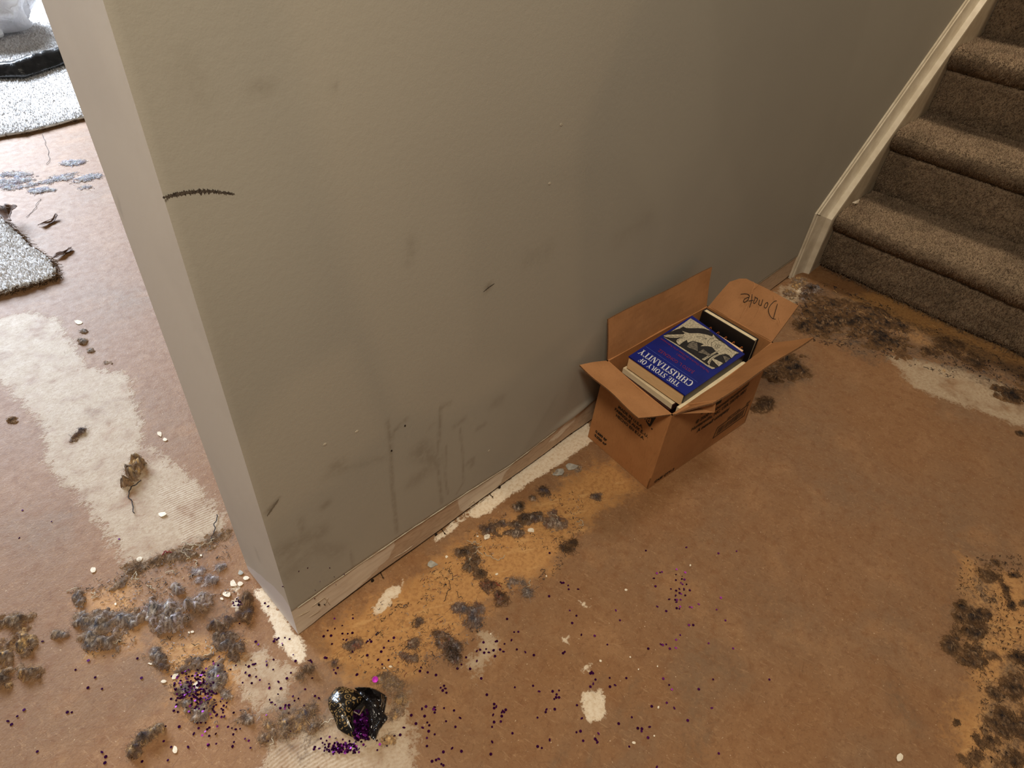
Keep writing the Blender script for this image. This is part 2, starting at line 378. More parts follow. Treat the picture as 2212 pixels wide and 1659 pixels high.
for pl, w, s in [([(834,908),(842,950),(846,1050),(856,1148)], .004, .75), ([(875,905),(850,930),(842,955)], .005, .6), ([(950,878),(948,930),(943,990),(953,1085)], .004, .7),
    ([(950,878),(970,870)], .005, .6), ([(962,962),(960,1030),(966,1066)], .003, .6), ([(992,925),(998,980),(1000,1040),(985,1065)], .003, .6),
    ([(905,970),(930,990),(940,1000)], .022, .6), ([(890,1040),(920,1015)], .018, .5), ([(720,1005),(732,1000)], .012, .6), ([(735,1015),(745,1010)], .008, .5),
    ([(698,1092),(706,1085)], .008, .6), ([(980,920),(1000,905)], .007, .5), ([(1030,925),(1046,915)], .006, .5), ([(1008,1000),(1020,990),(1018,1005)], .006, .6),
    ([(925,925),(935,915)], .005, .5), ([(575,1105),(598,1078)], .004, 1.0), ([(648,1120),(652,1150),(650,1165)], .006, .55), ([(605,1190),(650,1165),(690,1150)], .02, .55),
    ([(620,1240),(680,1180),(730,1190)], .018, .4), ([(756,1190),(764,1228)], .003, .6), ([(640,1180),(600,1230)], .02, .4), ([(1066,870),(1080,862)], .014, .4),
    ([(480,192),(600,186),(725,183)], .002, .45), ([(1042,628),(1066,610)], .002, 1.0), ([(915,327),(930,330)], .002, .8), ([(700,1030),(780,1000),(840,985)], .008, .3),
    ([(885,520),(890,540),(882,560)], .01, .35), ([(1140,560),(1180,540)], .02, .25), ([(400,140),(420,200)], .02, .2), ([(1330,520),(1400,470)], .02, .2)]:
    smear(pl, w, s)
smd *= (barev < 0)
pale = np.full(X.shape, -.1)
for p in [[(600,1420),(622,1300),(760,1215),(852,1160),(853,1180),(832,1215),(795,1250),(760,1285),(655,1390)], [(985,1072),(1100,985),(1120,985),(1090,1025),(1075,1060),(1048,1085),(1010,1110),(990,1098)],
          [(1180,960),(1245,890),(1240,912),(1205,945)], [(1290,820),(1760,500),(1760,520),(1300,850)]]:
    pale = np.maximum(pale, sdpoly(X, Zr, wpoly(p)))
barev2 = barev
def setattrs(obj, name, a, b):
    v = np.concatenate([a.ravel(), b.ravel(), np.full(len(VB), -.1)]).astype(np.float32)
    at = obj.data.attributes.new(name, 'FLOAT', 'POINT'); at.data.foreach_set('value', v)
def epoly(pts): return [xl(*p)[[1, 2]] for p in pts]
epale = sdpoly(EY, EZr, epoly([(500,1200),(530,1218),(560,1240),(592,1268),(612,1290),(630,1318),(660,1360),(660,1420),(500,1280)]))
esm = .8*np.exp(-(dline(EY, EZr, epoly([(258,440),(262,462)]))/.004)**2)
esm = np.maximum(esm, .5*np.exp(-(dline(EY, EZr, epoly([(552,1186),(560,1210)]))/.006)**2))
setattrs(wall, 'tone', np.clip(tone, -.2, .2), EY*0-.1); setattrs(wall, 'tone2', np.clip(tone2, -.2, .2), EY*0-.1)
setattrs(wall, 'smudge', smd, esm); setattrs(wall, 'bare', barev2, EY*0-.1); setattrs(wall, 'pale', np.clip(pale, -.1, .1), epale)
# wood plate, colour darkened to stand for shade in the gap under the wallboard
V, F = hexa([(.012,.006,0), (WX,.006,0), (WX,WT-.006,0), (.012,WT-.006,0), (.012,.006,.03), (WX,.006,.03), (WX,WT-.006,.03), (.012,WT-.006,.03)])
part(wall, 'sole_plate', V, F, MAT['wood'])
# ragged ridge of old paint and caulk along the top of the bare strip
xs = np.arange(.012, .80, .004); rz = ridge_z(xs)+.003*(fbm(xs, xs*0, .025, 8)-.5)
V, F = tube(np.stack([xs, -.0018+0*xs, rz], 1), .0003+.0022*np.clip(fbm(xs, xs*0+3, .014, 9)-.25, 0, 1), 6)
tag(part(wall, 'paint_ridge', V, F, simple('caulk', (196, 186, 163), (178, 168, 145), 80, .5), True), 'ragged cream paint ridge above the bare strip')
xs = np.arange(.82, 1.98, .006); V, F = tube(np.stack([xs, -.001+0*xs, ridge_z(xs)], 1), .0011, 5)
part(wall, 'paint_ridge', V, F, simple('caulk_far', (160, 150, 130), (140, 130, 112), 80, .5), True)
# curled paint flakes and scratches on the bare strip
tornm = simple('torn_paper', (204, 188, 164), (182, 162, 134), 120, .7)
for pts in [[(672,1310),(700,1290),(712,1306)], [(690,1318),(668,1332)], [(866,1196),(880,1186),(893,1176)], [(850,1204),(868,1194)], [(1035,1085),(1050,1073)], [(1012,1092),(1022,1080),(1026,1092),(1014,1096)], [(645,1330),(668,1318)], [(700,1306),(708,1290)]]:
    P = np.array([wl(*p) for p in pts]); P = np.array([P[0]+(P[-1]-P[0])*0] + list(P[1:])) if len(P) == 2 else P
    t = np.linspace(0, len(P)-1, 9); Q = np.stack([np.interp(t, range(len(P)), P[:, k]) for k in range(3)], 1); Q[:, 1] = -.0012
    V, F = tube(Q, .0003+.0004*np.sin(np.linspace(0, 3.1, 9)), 5); part(wall, 'torn_paper_edge', V, F, tornm, True)
# scuffs drawn on the wall
def wall_stroke(name, pts, w, mat, n=60, rough=.5):
    P = np.array([wl(*p) for p in pts]); t = np.linspace(0, len(P)-1, n)
    Q = np.stack([np.interp(t, range(len(P)), P[:, k]) for k in range(3)], 1); Q[:, 1] = -.0026
    wd = w*(.35+.65*np.sin(np.linspace(.25, 3.0, n)))*(1-rough+2*rough*RNG.random(n))
    V = []; F = []
    for i in range(n): V += [Q[i]+[0, 0, wd[i]], Q[i]-[0, 0, wd[i]*(.6+.8*RNG.random())]]
    F = [(2*i, 2*i+1, 2*i+3, 2*i+2) for i in range(n-1)]
    return part(wall, name, V, F, mat)
tag(wall_stroke('scuff_mark', [(349,425),(372,419),(400,414),(430,411),(455,411),(480,414),(504,417)], .0022, MAT['crayon'], 90, .6), 'dark curved scuff across the painted wall by the corner')
wall_stroke('scuff_mark', [(1042,629),(1054,619),(1066,611)], .0008, MAT['crayon'], 20)
wall_stroke('scuff_mark', [(575,1112),(588,1094),(600,1076)], .0022, simple('grey_scuff', (112,102,86), (128,116,98), 300, .8), 40)
# holes and dents
def disc_on_wall(name, px, py, r, mat, ry=None):
    c = wl(px, py); V = [(c[0]+r*math.cos(a), -.0028, c[2]+(ry or r)*math.sin(a)) for a in np.linspace(0, 2*math.pi, 11)[:-1]]
    return part(wall, name, V+[(v[0], -.0005, v[2]) for v in V], [tuple(range(9, -1, -1))]+[(i, (i+1) % 10, 10+(i+1) % 10, 10+i) for i in range(10)], mat)
dark = simple('hole_dark', (40, 28, 20), (28, 20, 14), 200, .9)
for p, r in [((803.5,1253),.0032), ((941,1154),.003), ((1078,1051),.003), ((873,918),.0016), ((844,972),.0016), ((688,1305),.002)]: disc_on_wall('nail_hole', *p, r, dark, r*1.4)
for p in [(1185,395), (1210,268), (769,930), (700,958), (1055,972)]: disc_on_wall('paint_dent', *p, .003, simple('dent', (196,186,164), None, 200, .5), .002)

# ------------------------------------------------------------------ stair trim (trim_1): moulded skirt board on the wall
T = .036; SLOPE = math.atan2(.7893-.2095, 2.6333-2.0026)
A0 = np.array([2.0, 0.0]); A1 = np.array([2.0, .2095]); A2 = A1+np.array([math.cos(SLOPE), math.sin(SLOPE)])*3.2
prof = [(.083, .0), (.083, .007), (.078, .0085), (.074, .007), (.070, .007), (.068, .0105), (.058, .0115), (.055, .0085), (.052, .008), (.044, .0085), (.030, .0105), (.016, .0140), (.010, .0165), (.0065, .0190), (.0, T), (-.012, T)]
def off(n):      # mitred offset of the path by n to the upper left
    d1 = np.array([0., 1.]); n1 = np.array([-1., 0.]); d2 = (A2-A1)/np.linalg.norm(A2-A1); n2 = np.array([-d2[1], d2[0]])
    m = n1+n2; m = m/(m@n1)
    return [A0+n1*n, A1+m*n, A2+n2*n]
P0 = [off(n) for n, _ in prof]
V = []
for (n, dd), pp in zip(prof, P0): V += [(q[0], -dd, q[1]) for q in pp]
k = len(prof); F = []
for i in range(k-1):
    for j in range(2): F.append((3*i+j, 3*i+j+1, 3*(i+1)+j+1, 3*(i+1)+j))
trim = mesh('trim_1', V, F, MAT['white']); tag(trim, kind='structure')
tag(trim, 'white moulded skirt trim climbing the wall beside the carpeted stairs')
# plain board face below the moulding, down behind the carpet
pn = [(2.0+.0, 0), (2.0, .2095), tuple(A2), (A2[0], 0)]
V, F = slab([(p[0]+.006, -T+.0015, p[1]) for p in pn], (0, 1, 0), T-.002); part(trim, 'skirt_board', V, F, simple('skirt_face', (192, 176, 150), (178, 160, 134), 25, .5))
# mitre joint line at the bend and chipped bottom piece of drywall return
m0, m1 = off(.084)[1], off(.052)[1]; V, F = tube([(m0[0], -.0095, m0[1]), (m1[0], -.0115, m1[1])], .0008, 5); part(trim, 'mitre_joint', V, F, dark)


# ------------------------------------------------------------------ carpeted stairs
stairs = tag(empty('staircase', (2.07, -.55, 0)), 'brown carpeted stairs climbing beside the white skirt trim', 'stairs')
RUN, RISE, SW0, SW1, X0 = .2405, .2195, -T-.001, -1.03, 2.072
def step_profile(k):
    x = X0+RUN*k; z = RISE*k; zt = RISE*(k+1)
    pts = [(x+.002, z+(0.004 if k else 0.015)), (x-.004, z+.03), (x-.008, z+.08), (x-.008, zt-.082), (x-.005, zt-.072), (x+.006, zt-.067), (x-.008, zt-.062), (x-.026, zt-.050), (x-.036, zt-.034), (x-.037, zt-.020), (x-.030, zt-.008), (x-.016, zt-.001), (x+.01, zt+.003), (x+.06, zt+.003), (x+.13, zt+.002), (x+RUN-.012, zt+.003), (x+RUN+.006, zt+.005)]
    return np.array(pts)
def resample(P, ds):
    s = np.concatenate([[0], np.cumsum(np.linalg.norm(np.diff(P, axis=0), axis=1))]); t = np.linspace(0, s[-1], int(s[-1]/ds)+1)
    return np.stack([np.interp(t, s, P[:, i]) for i in range(P.shape[1])], 1)
CARP = np.array([lin((162, 140, 114)), lin((142, 120, 98)), lin((182, 160, 134)), lin((118, 98, 78)), lin((154, 130, 108))])
def tufts(P, N, h, r, lean, rng, cols):
    """little pointed carpet tufts: 3-sided spikes at P along N"""
    n = len(P); a = np.cross(N, [0.31, .77, .55]); a /= np.linalg.norm(a, axis=1)[:, None]; b = np.cross(N, a)
    ph = rng.random(n)*6.28; V = np.empty((n, 4, 3))
    for j in range(3):
        an = ph+j*2.094; V[:, j] = P-N*.001+(a*np.cos(an)[:, None]+b*np.sin(an)[:, None])*(r*(.7+.6*rng.random(n)))[:, None]
    V[:, 3] = P+N*(h*(.6+.7*rng.random(n)))[:, None]+(rng.random((n, 3))-.5)*h*1.3+np.asarray(lean)*h
    base = np.arange(n)[:, None]*4; F = np.concatenate([base+np.array([[0, 1, 3]]), base+np.array([[1, 2, 3]]), base+np.array([[2, 0, 3]])])
    C = np.repeat(cols, 4, 0).reshape(n, 4, 3).copy(); C[:, :3] *= .7
    return V.reshape(-1, 3), F, C.reshape(-1, 3)
rs = np.random.default_rng(5)
for k in range(6):
    pr = resample(step_profile(k), .006 if k < 4 else .012); ys = np.arange(SW0, SW1, -.006 if k < 4 else -.012)
    tx = np.gradient(pr, axis=0); tx /= np.linalg.norm(tx, axis=1)[:, None]; nrm = np.stack([-tx[:, 1], tx[:, 0]], 1)
    S1, YY = np.meshgrid(np.arange(len(pr))*.006, ys, indexing='ij')
    hgt = .006*(fbm(S1, YY, .014, 31+k, 2)-.5)+.010*(fbm(S1, YY, .16, 51+k, 2)-.5)
    VX = pr[:, 0][:, None]+nrm[:, 0][:, None]*hgt; VZ = pr[:, 1][:, None]+nrm[:, 1][:, None]*hgt
    if k == 0: VX += .014*(fbm(S1*0, YY, .18, 77, 2)-.5)
    dirt = fbm(S1, YY, .09, 91+k, 3); mottle = fbm(S1, YY, .02, 95+k, 2)
    ci = rs.integers(0, 5, S1.size); col = CARP[0]*.85+0*CARP[ci]
    colv = (col.reshape(*S1.shape, 3)*(1.0-.55*np.clip(dirt-.45, 0, 1)[..., None]*1.6)*(.8+.4*mottle[..., None]))
    V = np.stack([VX.ravel(), YY.ravel(), VZ.ravel()], 1); F = gridfaces(len(pr), len(ys))
    nv = len(V); xb = X0+RUN*(k+1)+.004
    ext = [(xb, SW0, RISE*k), (xb, SW1, RISE*k)]
    st = part(stairs, 'carpeted_step', V, F, MAT['pile'], True, colv.reshape(-1, 3))
    # tufts
    n = 56000 if k < 3 else (34000 if k < 5 else 6000)
    iu = rs.random(n)*(len(pr)-1.001); iy = rs.random(n)**1.15; i0 = iu.astype(int); fr = (iu-i0)[:, None]
    yy = SW0+(SW1-SW0)*iy; p2 = pr[i0]*(1-fr)+pr[i0+1]*fr; nn = nrm[i0]
    iyi = np.clip(((SW0-yy)/(abs(ys[1]-ys[0]))).astype(int), 0, len(ys)-1)
    P = np.stack([VX[i0, iyi]*(1-fr[:, 0])+VX[i0+1, iyi]*fr[:, 0], yy, VZ[i0, iyi]*(1-fr[:, 0])+VZ[i0+1, iyi]*fr[:, 0]], 1)
    N = np.stack([nn[:, 0], 0*yy, nn[:, 1]], 1)
    cc = CARP[rs.integers(0, 5, n)]*(1.0-.55*np.clip(dirt[i0, iyi]-.45, 0, 1)[:, None]*1.6)*(.8+.4*rs.random(n))[:, None]
    V, F, Cc = tufts(P, N, .0048, .0019, (0, 0, -.3), rs, cc)
    tag(part(st, 'carpet_pile', V, F, MAT['pile'], False, Cc), kind='stuff')
# frayed lower edge of the stair carpet
def fibres(n, P, length, rad, rng, colors, curl=1.0, zamp=.004, z0=.0006, M=5, aim=None):
    """n thin curved strands starting at P; returns V,F,C"""
    th = rng.random(n)*6.283 if aim is None else aim+rng.normal(0, .7, n)
    L = length*(.4+1.1*rng.random(n)); Q = np.empty((n, M, 3)); Q[:, 0] = P; k = rng.normal(0, curl, n)
    for i in range(1, M):
        th = th+k+rng.normal(0, .35*curl, n); Q[:, i, 0] = Q[:, i-1, 0]+np.cos(th)*L/(M-1); Q[:, i, 1] = Q[:, i-1, 1]+np.sin(th)*L/(M-1); Q[:, i, 2] = Q[:, 0, 2]
    t = np.linspace(0, 1, M)
    Q[:, :, 2] += (np.sin(t*math.pi)[None]*zamp*rng.random(n)[:, None]) - (P[:, 2][:, None]-z0)*(t[None]**1.5)*(.3+.7*rng.random(n)[:, None])
    Q[:, :, 2] = np.maximum(Q[:, :, 2], z0)
    D = np.gradient(Q, axis=1); D /= np.linalg.norm(D, axis=2)[..., None]+1e-9
    A = np.cross(D, [0, 0, 1.]); A /= np.linalg.norm(A, axis=2)[..., None]+1e-9; B = np.cross(A, D)
    R = (rad*(.6+.8*rng.random(n)))[:, None, None]
    V = np.stack([Q+B*R, Q+A*R*.87-B*R*.5, Q-A*R*.87-B*R*.5], 2)   # n,M,3,3
    i = np.arange(n)[:, None, None]*M*3+np.arange(M-1)[None, :, None]*3; j = np.arange(3)[None, None, :]; j2 = (j+1) % 3
    F = np.stack([i+j, i+j2, i+3+j2, i+3+j], -1).reshape(-1, 4)
    return V.reshape(-1, 3), F, np.repeat(colors, M*3, 0)
n = 420; yy = SW0-rs.random(n)*.95
P = np.stack([X0-.006+.014*(fbm(yy*0, yy, .18, 77, 2)-.5), yy, .006+.02*rs.random(n)], 1)
V, F, Cc = fibres(n, P, .014, .0004, rs, CARP[rs.integers(0, 5, n)]*.8, .8, .003, aim=np.full(n, math.pi))
tag(part(stairs, 'frayed_edge', V, F, MAT['fibre'], False, Cc), 'frayed threads along the bottom edge of the stair carpet', kind='stuff')
# side wall on the other side of the stairs
V, F = hexa([(2.02,-1.035,0), (WX,-1.035,0), (WX,-1.15,0), (2.02,-1.15,0), (2.02,-1.035,WH), (WX,-1.035,WH), (WX,-1.15,WH), (2.02,-1.15,WH)])
wr = mesh('wall_right', V, F, MAT['end']); tag(wr, kind='structure')

# ------------------------------------------------------------------ cardboard box
def card_mat(name, c1, c2):
    t = NT(name); n = t.noise(16, 4); f = t.noise(300, 3, cs=(1, 1, .2))
    c = t.mix(t.step(n, .35, .7), lin(c1), lin(c2)); c = t.mix(t.math('MULTIPLY', t.step(f, .5, .75), .25), c, lin((120, 82, 48)))
    return t.out(c, .72, n, .1, .003)
CARD = card_mat('cardboard', (177, 124, 77), (168, 115, 70)); CARDI = card_mat('cardboard_inside', (170, 120, 76), (158, 110, 68))
EDGE = simple('cardboard_edge', (118, 82, 50), (84, 56, 34), 500, .8, cs=(1, 1, 1))
BZ = .25
b = [fl(1269.5,944), fl(1399,1057), fl(1609,913)]; bFL, bFR, bBR = b; bBL = bFL+(bBR-bFR)
tA, tB, tC, tD = [fl(*p, BZ) for p in [(1310,779), (1452,898), (1671,740), (1528,660)]]
for q in (bFL, bFR, bBR, bBL): q[2] = .0008
box = tag(empty('cardboard_box', (bFL+bFR+bBR+bBL)/4), 'open brown cardboard box of books marked Donate standing against the wall', 'box')
box.location.z = 0
TH = .004
def unit(v): v = np.asarray(v, float); return v/np.linalg.norm(v)
def panel(name, p0, p1, p2, p3, inward, mat=CARD, th=TH, bow=0.0):
    """p0,p1 bottom, p2,p3 top; gently bowed sheet with thickness"""
    nu, nv = 9, 7; V = []
    n = unit(inward)
    for side in (0, 1):
        for i in range(nu):
            for j in range(nv):
                u = i/(nu-1); v = j/(nv-1); p = (p0*(1-u)+p1*u)*(1-v)+(p3*(1-u)+p2*u)*v
                V.append(p-n*bow*math.sin(math.pi*u)*math.sin(math.pi*v*.8)+n*th*side)
    N = nu*nv; F = []
    for i in range(nu-1):
        for j in range(nv-1):
            a = i*nv+j; F += [(a, a+nv, a+nv+1, a+1), (N+a, N+a+1, N+a+nv+1, N+a+nv)]
    rim = [i*nv for i in range(nu)]+[(nu-1)*nv+j for j in range(1, nv)]+[i*nv+nv-1 for i in range(nu-2, -1, -1)]+[j for j in range(nv-2, 0, -1)]
    for a, c in zip(rim, rim[1:]+rim[:1]): F.append((c, a, N+a, N+c))
    return part(box, name, V, F, mat)
inx = unit(bBR-bFR); iny = unit(bFL-bFR)
front = panel('front_panel', bFL, bFR, tB, tA, inx, bow=.004)
side = panel('side_panel', bFR, bBR, tC, tB, iny, bow=.008)
panel('back_panel', bBR, bBL, tD, tC, -inx, bow=.003)
panel('side_panel', bBL, bFL, tA, tD, -iny, bow=.003)
V, F = slab([bFL, bFR, bBR, bBL], (0, 0, 1), TH); part(box, 'bottom_panel', V, F, CARDI)
def flap(name, h0, h1, out, ang, ln, inset0=.004, inset1=.004, cut=0, bend=.0, mat=CARDI, label=None, o0=0, o1=0):
    ax = unit(h1-h0); o = np.asarray(out, float); o = unit(o-ax*(o@ax)); a = math.radians(ang)
    v = math.cos(a)*o+math.sin(a)*np.array([0, 0, 1.]); n = unit(np.cross(ax, v)); n = n if n[2] > 0 or abs(n[2]) < .3 else -n
    nu, nv = 13, 7; L = np.linalg.norm(h1-h0); V = []
    for sd in (0, 1):
        for i in range(nu):
            for j in range(nv):
                u = i/(nu-1); w = j/(nv-1)
                s = inset0+(L-inset0-inset1)*u + w*(o0*(1-u)+o1*u)
                dl = ln-(cut*max(0, 1-u/.12) if cut > 0 else -cut*(1-u) if cut < 0 else 0)
                p = h0+ax*s+v*dl*w+n*(bend*w*w*(.6+.8*u)+.0018*math.sin(u*9+w*3))-n*TH*.8*sd
                V.append(p)
    N = nu*nv; F = []
    for i in range(nu-1):
        for j in range(nv-1):
            k = i*nv+j; F += [(k, k+nv, k+nv+1, k+1), (N+k, N+k+1, N+k+nv+1, N+k+nv)]
    rim = [i*nv for i in range(nu)]+[(nu-1)*nv+j for j in range(1, nv)]+[i*nv+nv-1 for i in range(nu-2, -1, -1)]+[j for j in range(nv-2, 0, -1)]
    rf = [(c, q, N+q, N+c) for q, c in zip(rim, rim[1:]+rim[:1])]
    ob = part(box, name, V, F+rf, mat); ob.data.materials.append(EDGE)
    mi = np.zeros(len(ob.data.polygons), np.int32); mi[len(F):] = 1; ob.data.polygons.foreach_set('material_index', mi)
    if label: ob['label'] = label
    return ob, (h0+ax*inset0, ax, v, n, L)
flap('flap', tA, tB, (-1, 0, 0), 13, .079, .0, .004, bend=-.002, o0=-.006, o1=-.020, label='front flap folded outward over the printing')
flap('flap', tA, tD, (0, 1, 0), 80, .106, .004, .004, label='long flap leaning up against the wall', o0=-.004, o1=.004)
flap('flap', tB, tC, (0, -1, 0), 40, .102, .006, .002, cut=-.036, o0=.048, o1=.006, label='long flap spread open over the floor')
bf, (bo, bax, bv, bn, bL) = flap('flap', tD, tC, (1, 0, 0), 38, .110, .004, .004, cut=.028, label='back flap with Donate written on it in ink', o0=.004, o1=-.004)
# crushed corner of the long flap folded back by the front corner
c0 = tB; e0 = fl(1544, 891, BZ+.010); e1 = fl(1547, 866, BZ+.042); 
V, F = slab([tB+[.004,0,.002], e0, e1, tB+(tC-tB)*.10+[0, -.006, .012]], unit(np.cross(e0-tB, e1-tB))*-1, .003)
part(box, 'folded_corner', V, F, CARDI)
# ---- lettering helpers
def text_mesh(body, size, bold=.0, shear=0.0, align='LEFT', spacing=1.0):
    cu = bpy.data.curves.new('lettering', 'FONT'); cu.body = body; cu.size = size; cu.offset = bold; cu.shear = shear; cu.align_x = align; cu.space_character = spacing
    cu.resolution_u = 2; cu.extrude = 0
    o = bpy.data.objects.new('lettering', cu); COL.objects.link(o); bpy.context.view_layer.update()
    me = bpy.data.meshes.new_from_object(o.evaluated_get(bpy.context.evaluated_depsgraph_get())); bpy.data.objects.remove(o); bpy.data.curves.remove(cu)
    return me
def lay(me, name, parent, o, ux, uy, mat, warp=None):
    """lay a flat mesh (x,y) on the plane o + ux*x + uy*y"""
    off = origin(parent)
    for v in me.vertices:
        x, y = v.co.x, v.co.y; p = o+ux*x+uy*y
        if warp is not None: p = p+warp(x, y)
        v.co = p-off
    me.materials.clear(); me.materials.append(mat); ob = put(name, me, None, parent); return ob
def print_on(panel_ob, p0, p1, p2, p3, inward, bow, items):
    """print (s,t in metres from lower-left, width/height of panel) onto a bowed panel"""
    n = unit(inward); Wd = np.linalg.norm(p1-p0); Hd = np.linalg.norm(p3-p0)
    def pos(x, y):
        u = x/Wd; v = y/Hd; p = (p0*(1-u)+p1*u)*(1-v)+(p3*(1-u)+p2*u)*v
        return p-n*bow*math.sin(math.pi*min(max(u,0),1))*math.sin(math.pi*v*.8)-n*.0009
    for name, me, s, t in items:
        o = origin(panel_ob)
        for v in me.vertices: v.co = pos(s+v.co.x, t+v.co.y)-o
        me.materials.clear(); me.materials.append(MAT['ink']); put(name, me, None, panel_ob)
def flat(polys):
    V = []; F = []
    for p in polys:
        bs = len(V); V += [(x, y, 0) for x, y in p]; F.append(tuple(range(bs, len(V))))
    me = bpy.data.meshes.new('print'); me.from_pydata(V, [], F); return me
INKC = MAT['ink']
Wf = np.linalg.norm(bFR-bFL)
print_on(front, bFL, bFR, tB, tA, inx, .004, [
    ('lettering', text_mesh('MADE IN U.S.A.', .0116, .0003), .068, .159), ('lettering', text_mesh('FABRIQUÉ AUX É.-U.', .0116, .0003), .060, .1455), ('lettering', text_mesh('HECHO EN E.U.A.', .0116, .0003), .068, .132),
    ('lettering', text_mesh('0.689 ft³', .0116, .0006), .020, .035), ('lettering', text_mesh('0.020 m³', .0116, .0006), .020, .021)])
# black wedge of the logo, peeping out below the front flap, with the end of its pale letters
print_on(front, bFL, bFR, tB, tA, inx, .004, [('logo_block', flat([[(-.062, .036), (-.062, .030), (-.004, -.004), (.0, -.003), (.007, .034)]]), .164, .183), ('logo_dot', flat([[(.0022*math.cos(a), .0022*math.sin(a)) for a in np.linspace(0, 6.28, 11)[:-1]]]), .1695, .178)])
lm = text_mesh('id', .026, .0006); lo = origin(front)
for v in lm.vertices:
    u = (.147+v.co.x*.8)/Wf; w = (.189+v.co.y*.8)/BZ; p = (bFL*(1-u)+bFR*u)*(1-w)+(tA*(1-u)+tB*u)*w
    v.co = p-inx*(.0018+.004*math.sin(math.pi*u)*math.sin(math.pi*min(w, 1)*.8))-lo
lm.materials.clear(); lm.materials.append(CARD); put('lettering', lm, None, front)
bars = []; x = 0
while x < .112:
    w = random.choice((.0012, .002, .003)); bars.append([(x, 0), (x+w, 0), (x+w, .024), (x, .024)]); x += w+random.choice((.0016, .0026))
def frame(w, h, t): return [[(0, 0), (w, 0), (w, t), (0, t)], [(0, h-t), (w, h-t), (w, h), (0, h)], [(0, t), (t, t), (t, h-t), (0, h-t)], [(w-t, t), (w, t), (w, h-t), (w-t, h-t)]]
Ls = np.linalg.norm(bBR-bFR)
print_on(side, bFR, bBR, tC, tB, iny, .008, [
    ('lettering', text_mesh('© 2020 Rubbermaid Incorporated', .0150, .0004), .105, .160), ('lettering', text_mesh('Huntersville, NC, USA 28078-1801', .0150, .0004), .096, .142), ('lettering', text_mesh('A newell company', .0165, .0006), .125, .120),
    ('barcode', flat([[(q[0]+.010, q[1]+.008) for q in br] for br in bars]+frame(.135, .040, .0028)), .225, .034), ('lettering', text_mesh('20071691456', .010, .0003), .262, .078), ('lettering', text_mesh('2021', .010, .0003), .345, .078),
    ('lettering', text_mesh('CASE QTY: 2', .0125, .0006), .018, .010), ('logo_block', flat([[(0, 0), (.075, -.006), (.075, .05), (.02, .05)]]), .115, .184)])
def on_plane(px, py, p, n):
    q = ray(px, py); return CAM+q*(((p-CAM)@n)/(q@n))
# handwritten word on the back flap
def hand(strokes, rad):
    parts = []
    for st in strokes:
        st = np.array(st, float); t = np.linspace(0, len(st)-1, 6*len(st)); q = np.stack([np.interp(t, range(len(st)), st[:, i]) for i in range(2)], 1)
        ker = np.array([.25, .5, .25])
        for _ in range(3): q[1:-1] = q[:-2]*.25+q[1:-1]*.5+q[2:]*.25
        P = [on_plane(1570+a*.07685, 600+c*.07685, bo+bn*.0026, bn) for a, c in q]; parts.append(tube(P, rad, 5))
    return join(parts)
DON = [[(390,460),(500,448),(590,455),(645,510),(605,610),(540,670),(490,690),(465,650),(500,595),(560,560),(635,540)],
       [(712,465),(706,560),(690,680),(640,830)], [(590,655),(740,630)],
       [(795,530),(790,555),(850,568),(868,600),(825,680),(770,725),(745,690),(775,620),(800,560),(798,530)],
       [(1015,610),(990,700),(962,790),(978,755),(935,785),(892,745),(905,690),(920,620)],
       [(1145,692),(1162,740),(1120,835),(1080,855),(1050,820),(1065,755),(1105,705),(1150,692)],
       [(1425,735),(1370,930),(1310,1150)], [(1405,650),(1340,652),(1230,760),(1165,890),(1180,990),(1230,1095),(1300,1155),(1375,1165)]]
V, F = hand(DON, .0008); part(bf, 'handwriting', V, F, MAT['ink'])
crs = simple('card_crease', (196, 146, 98), (182, 130, 84), 90, .7)
for pl in [[(745,110),(770,240),(700,400),(560,830),(400,1120)], [(930,820),(820,1100),(640,1340)], [(1330,500),(1340,600)], [(1450,1100),(1510,1290)], [(900,190),(760,310)]]:
    V, F = hand([pl], .0006); part(bf, 'crease', V, F, crs)

# ------------------------------------------------------------------ books in the box
BLUE = simple('blue_cover', (6, 26, 118), (4, 21, 106), 12, .45, spec=.25); PAGE = simple('page_edges', (236, 198, 146), (228, 188, 136), 60, .75, cs=(1, 1, 14))
PAGEW = simple('pale_page_edges', (230, 214, 178), (220, 203, 166), 60, .75, cs=(1, 1, 14)); BLACK = simple('black_cover', (20, 18, 20), (26, 23, 25), 40, .4, spec=.45)
MAROON = simple('maroon_cover', (62, 34, 30), (50, 26, 24), 60, .5); WPRINT = simple('white_print', (214, 214, 220), (200, 202, 214), 300, .5); RPRINT = simple('red_print', (134, 36, 62), (120, 32, 60), 300, .5)
LPRINT = simple('pale_blue_rule', (92, 112, 200), None, 300, .5); STONE = simple('stone_print', (196, 186, 160), (150, 142, 122), 220, .5); KPRINT = simple('dark_print', (16, 16, 20), (34, 32, 32), 200, .5); GPRINT = simple('grey_print', (120, 112, 98), (70, 66, 60), 260, .5)
def prism(quad, z0, z1, inset=0.0):
    """quad = 4 xy points, walls vertical between z0 and z1"""
    q = [np.array([p[0], p[1], 0.]) for p in quad]; c = sum(q)/4
    q = [c+(p-c)*(1-inset) for p in q]
    return hexa([p+[0, 0, z0] for p in q]+[p+[0, 0, z1] for p in q])
def ccw(q):
    a = sum(q[i][0]*q[(i+1) % 4][1]-q[(i+1) % 4][0]*q[i][1] for i in range(4)); return q if a > 0 else q[::-1]
def shrink(q, a, bq):  # a: inset along 0->1 dir, b: inset along 1->2 dir
    q = [np.asarray(p, float) for p in q]; u = unit(q[1]-q[0]); v = unit(q[2]-q[1])
    return [q[0]+u*a+v*bq, q[1]-u*a+v*bq, q[2]-u*a-v*bq, q[3]+u*a-v*bq]
CZ = .256
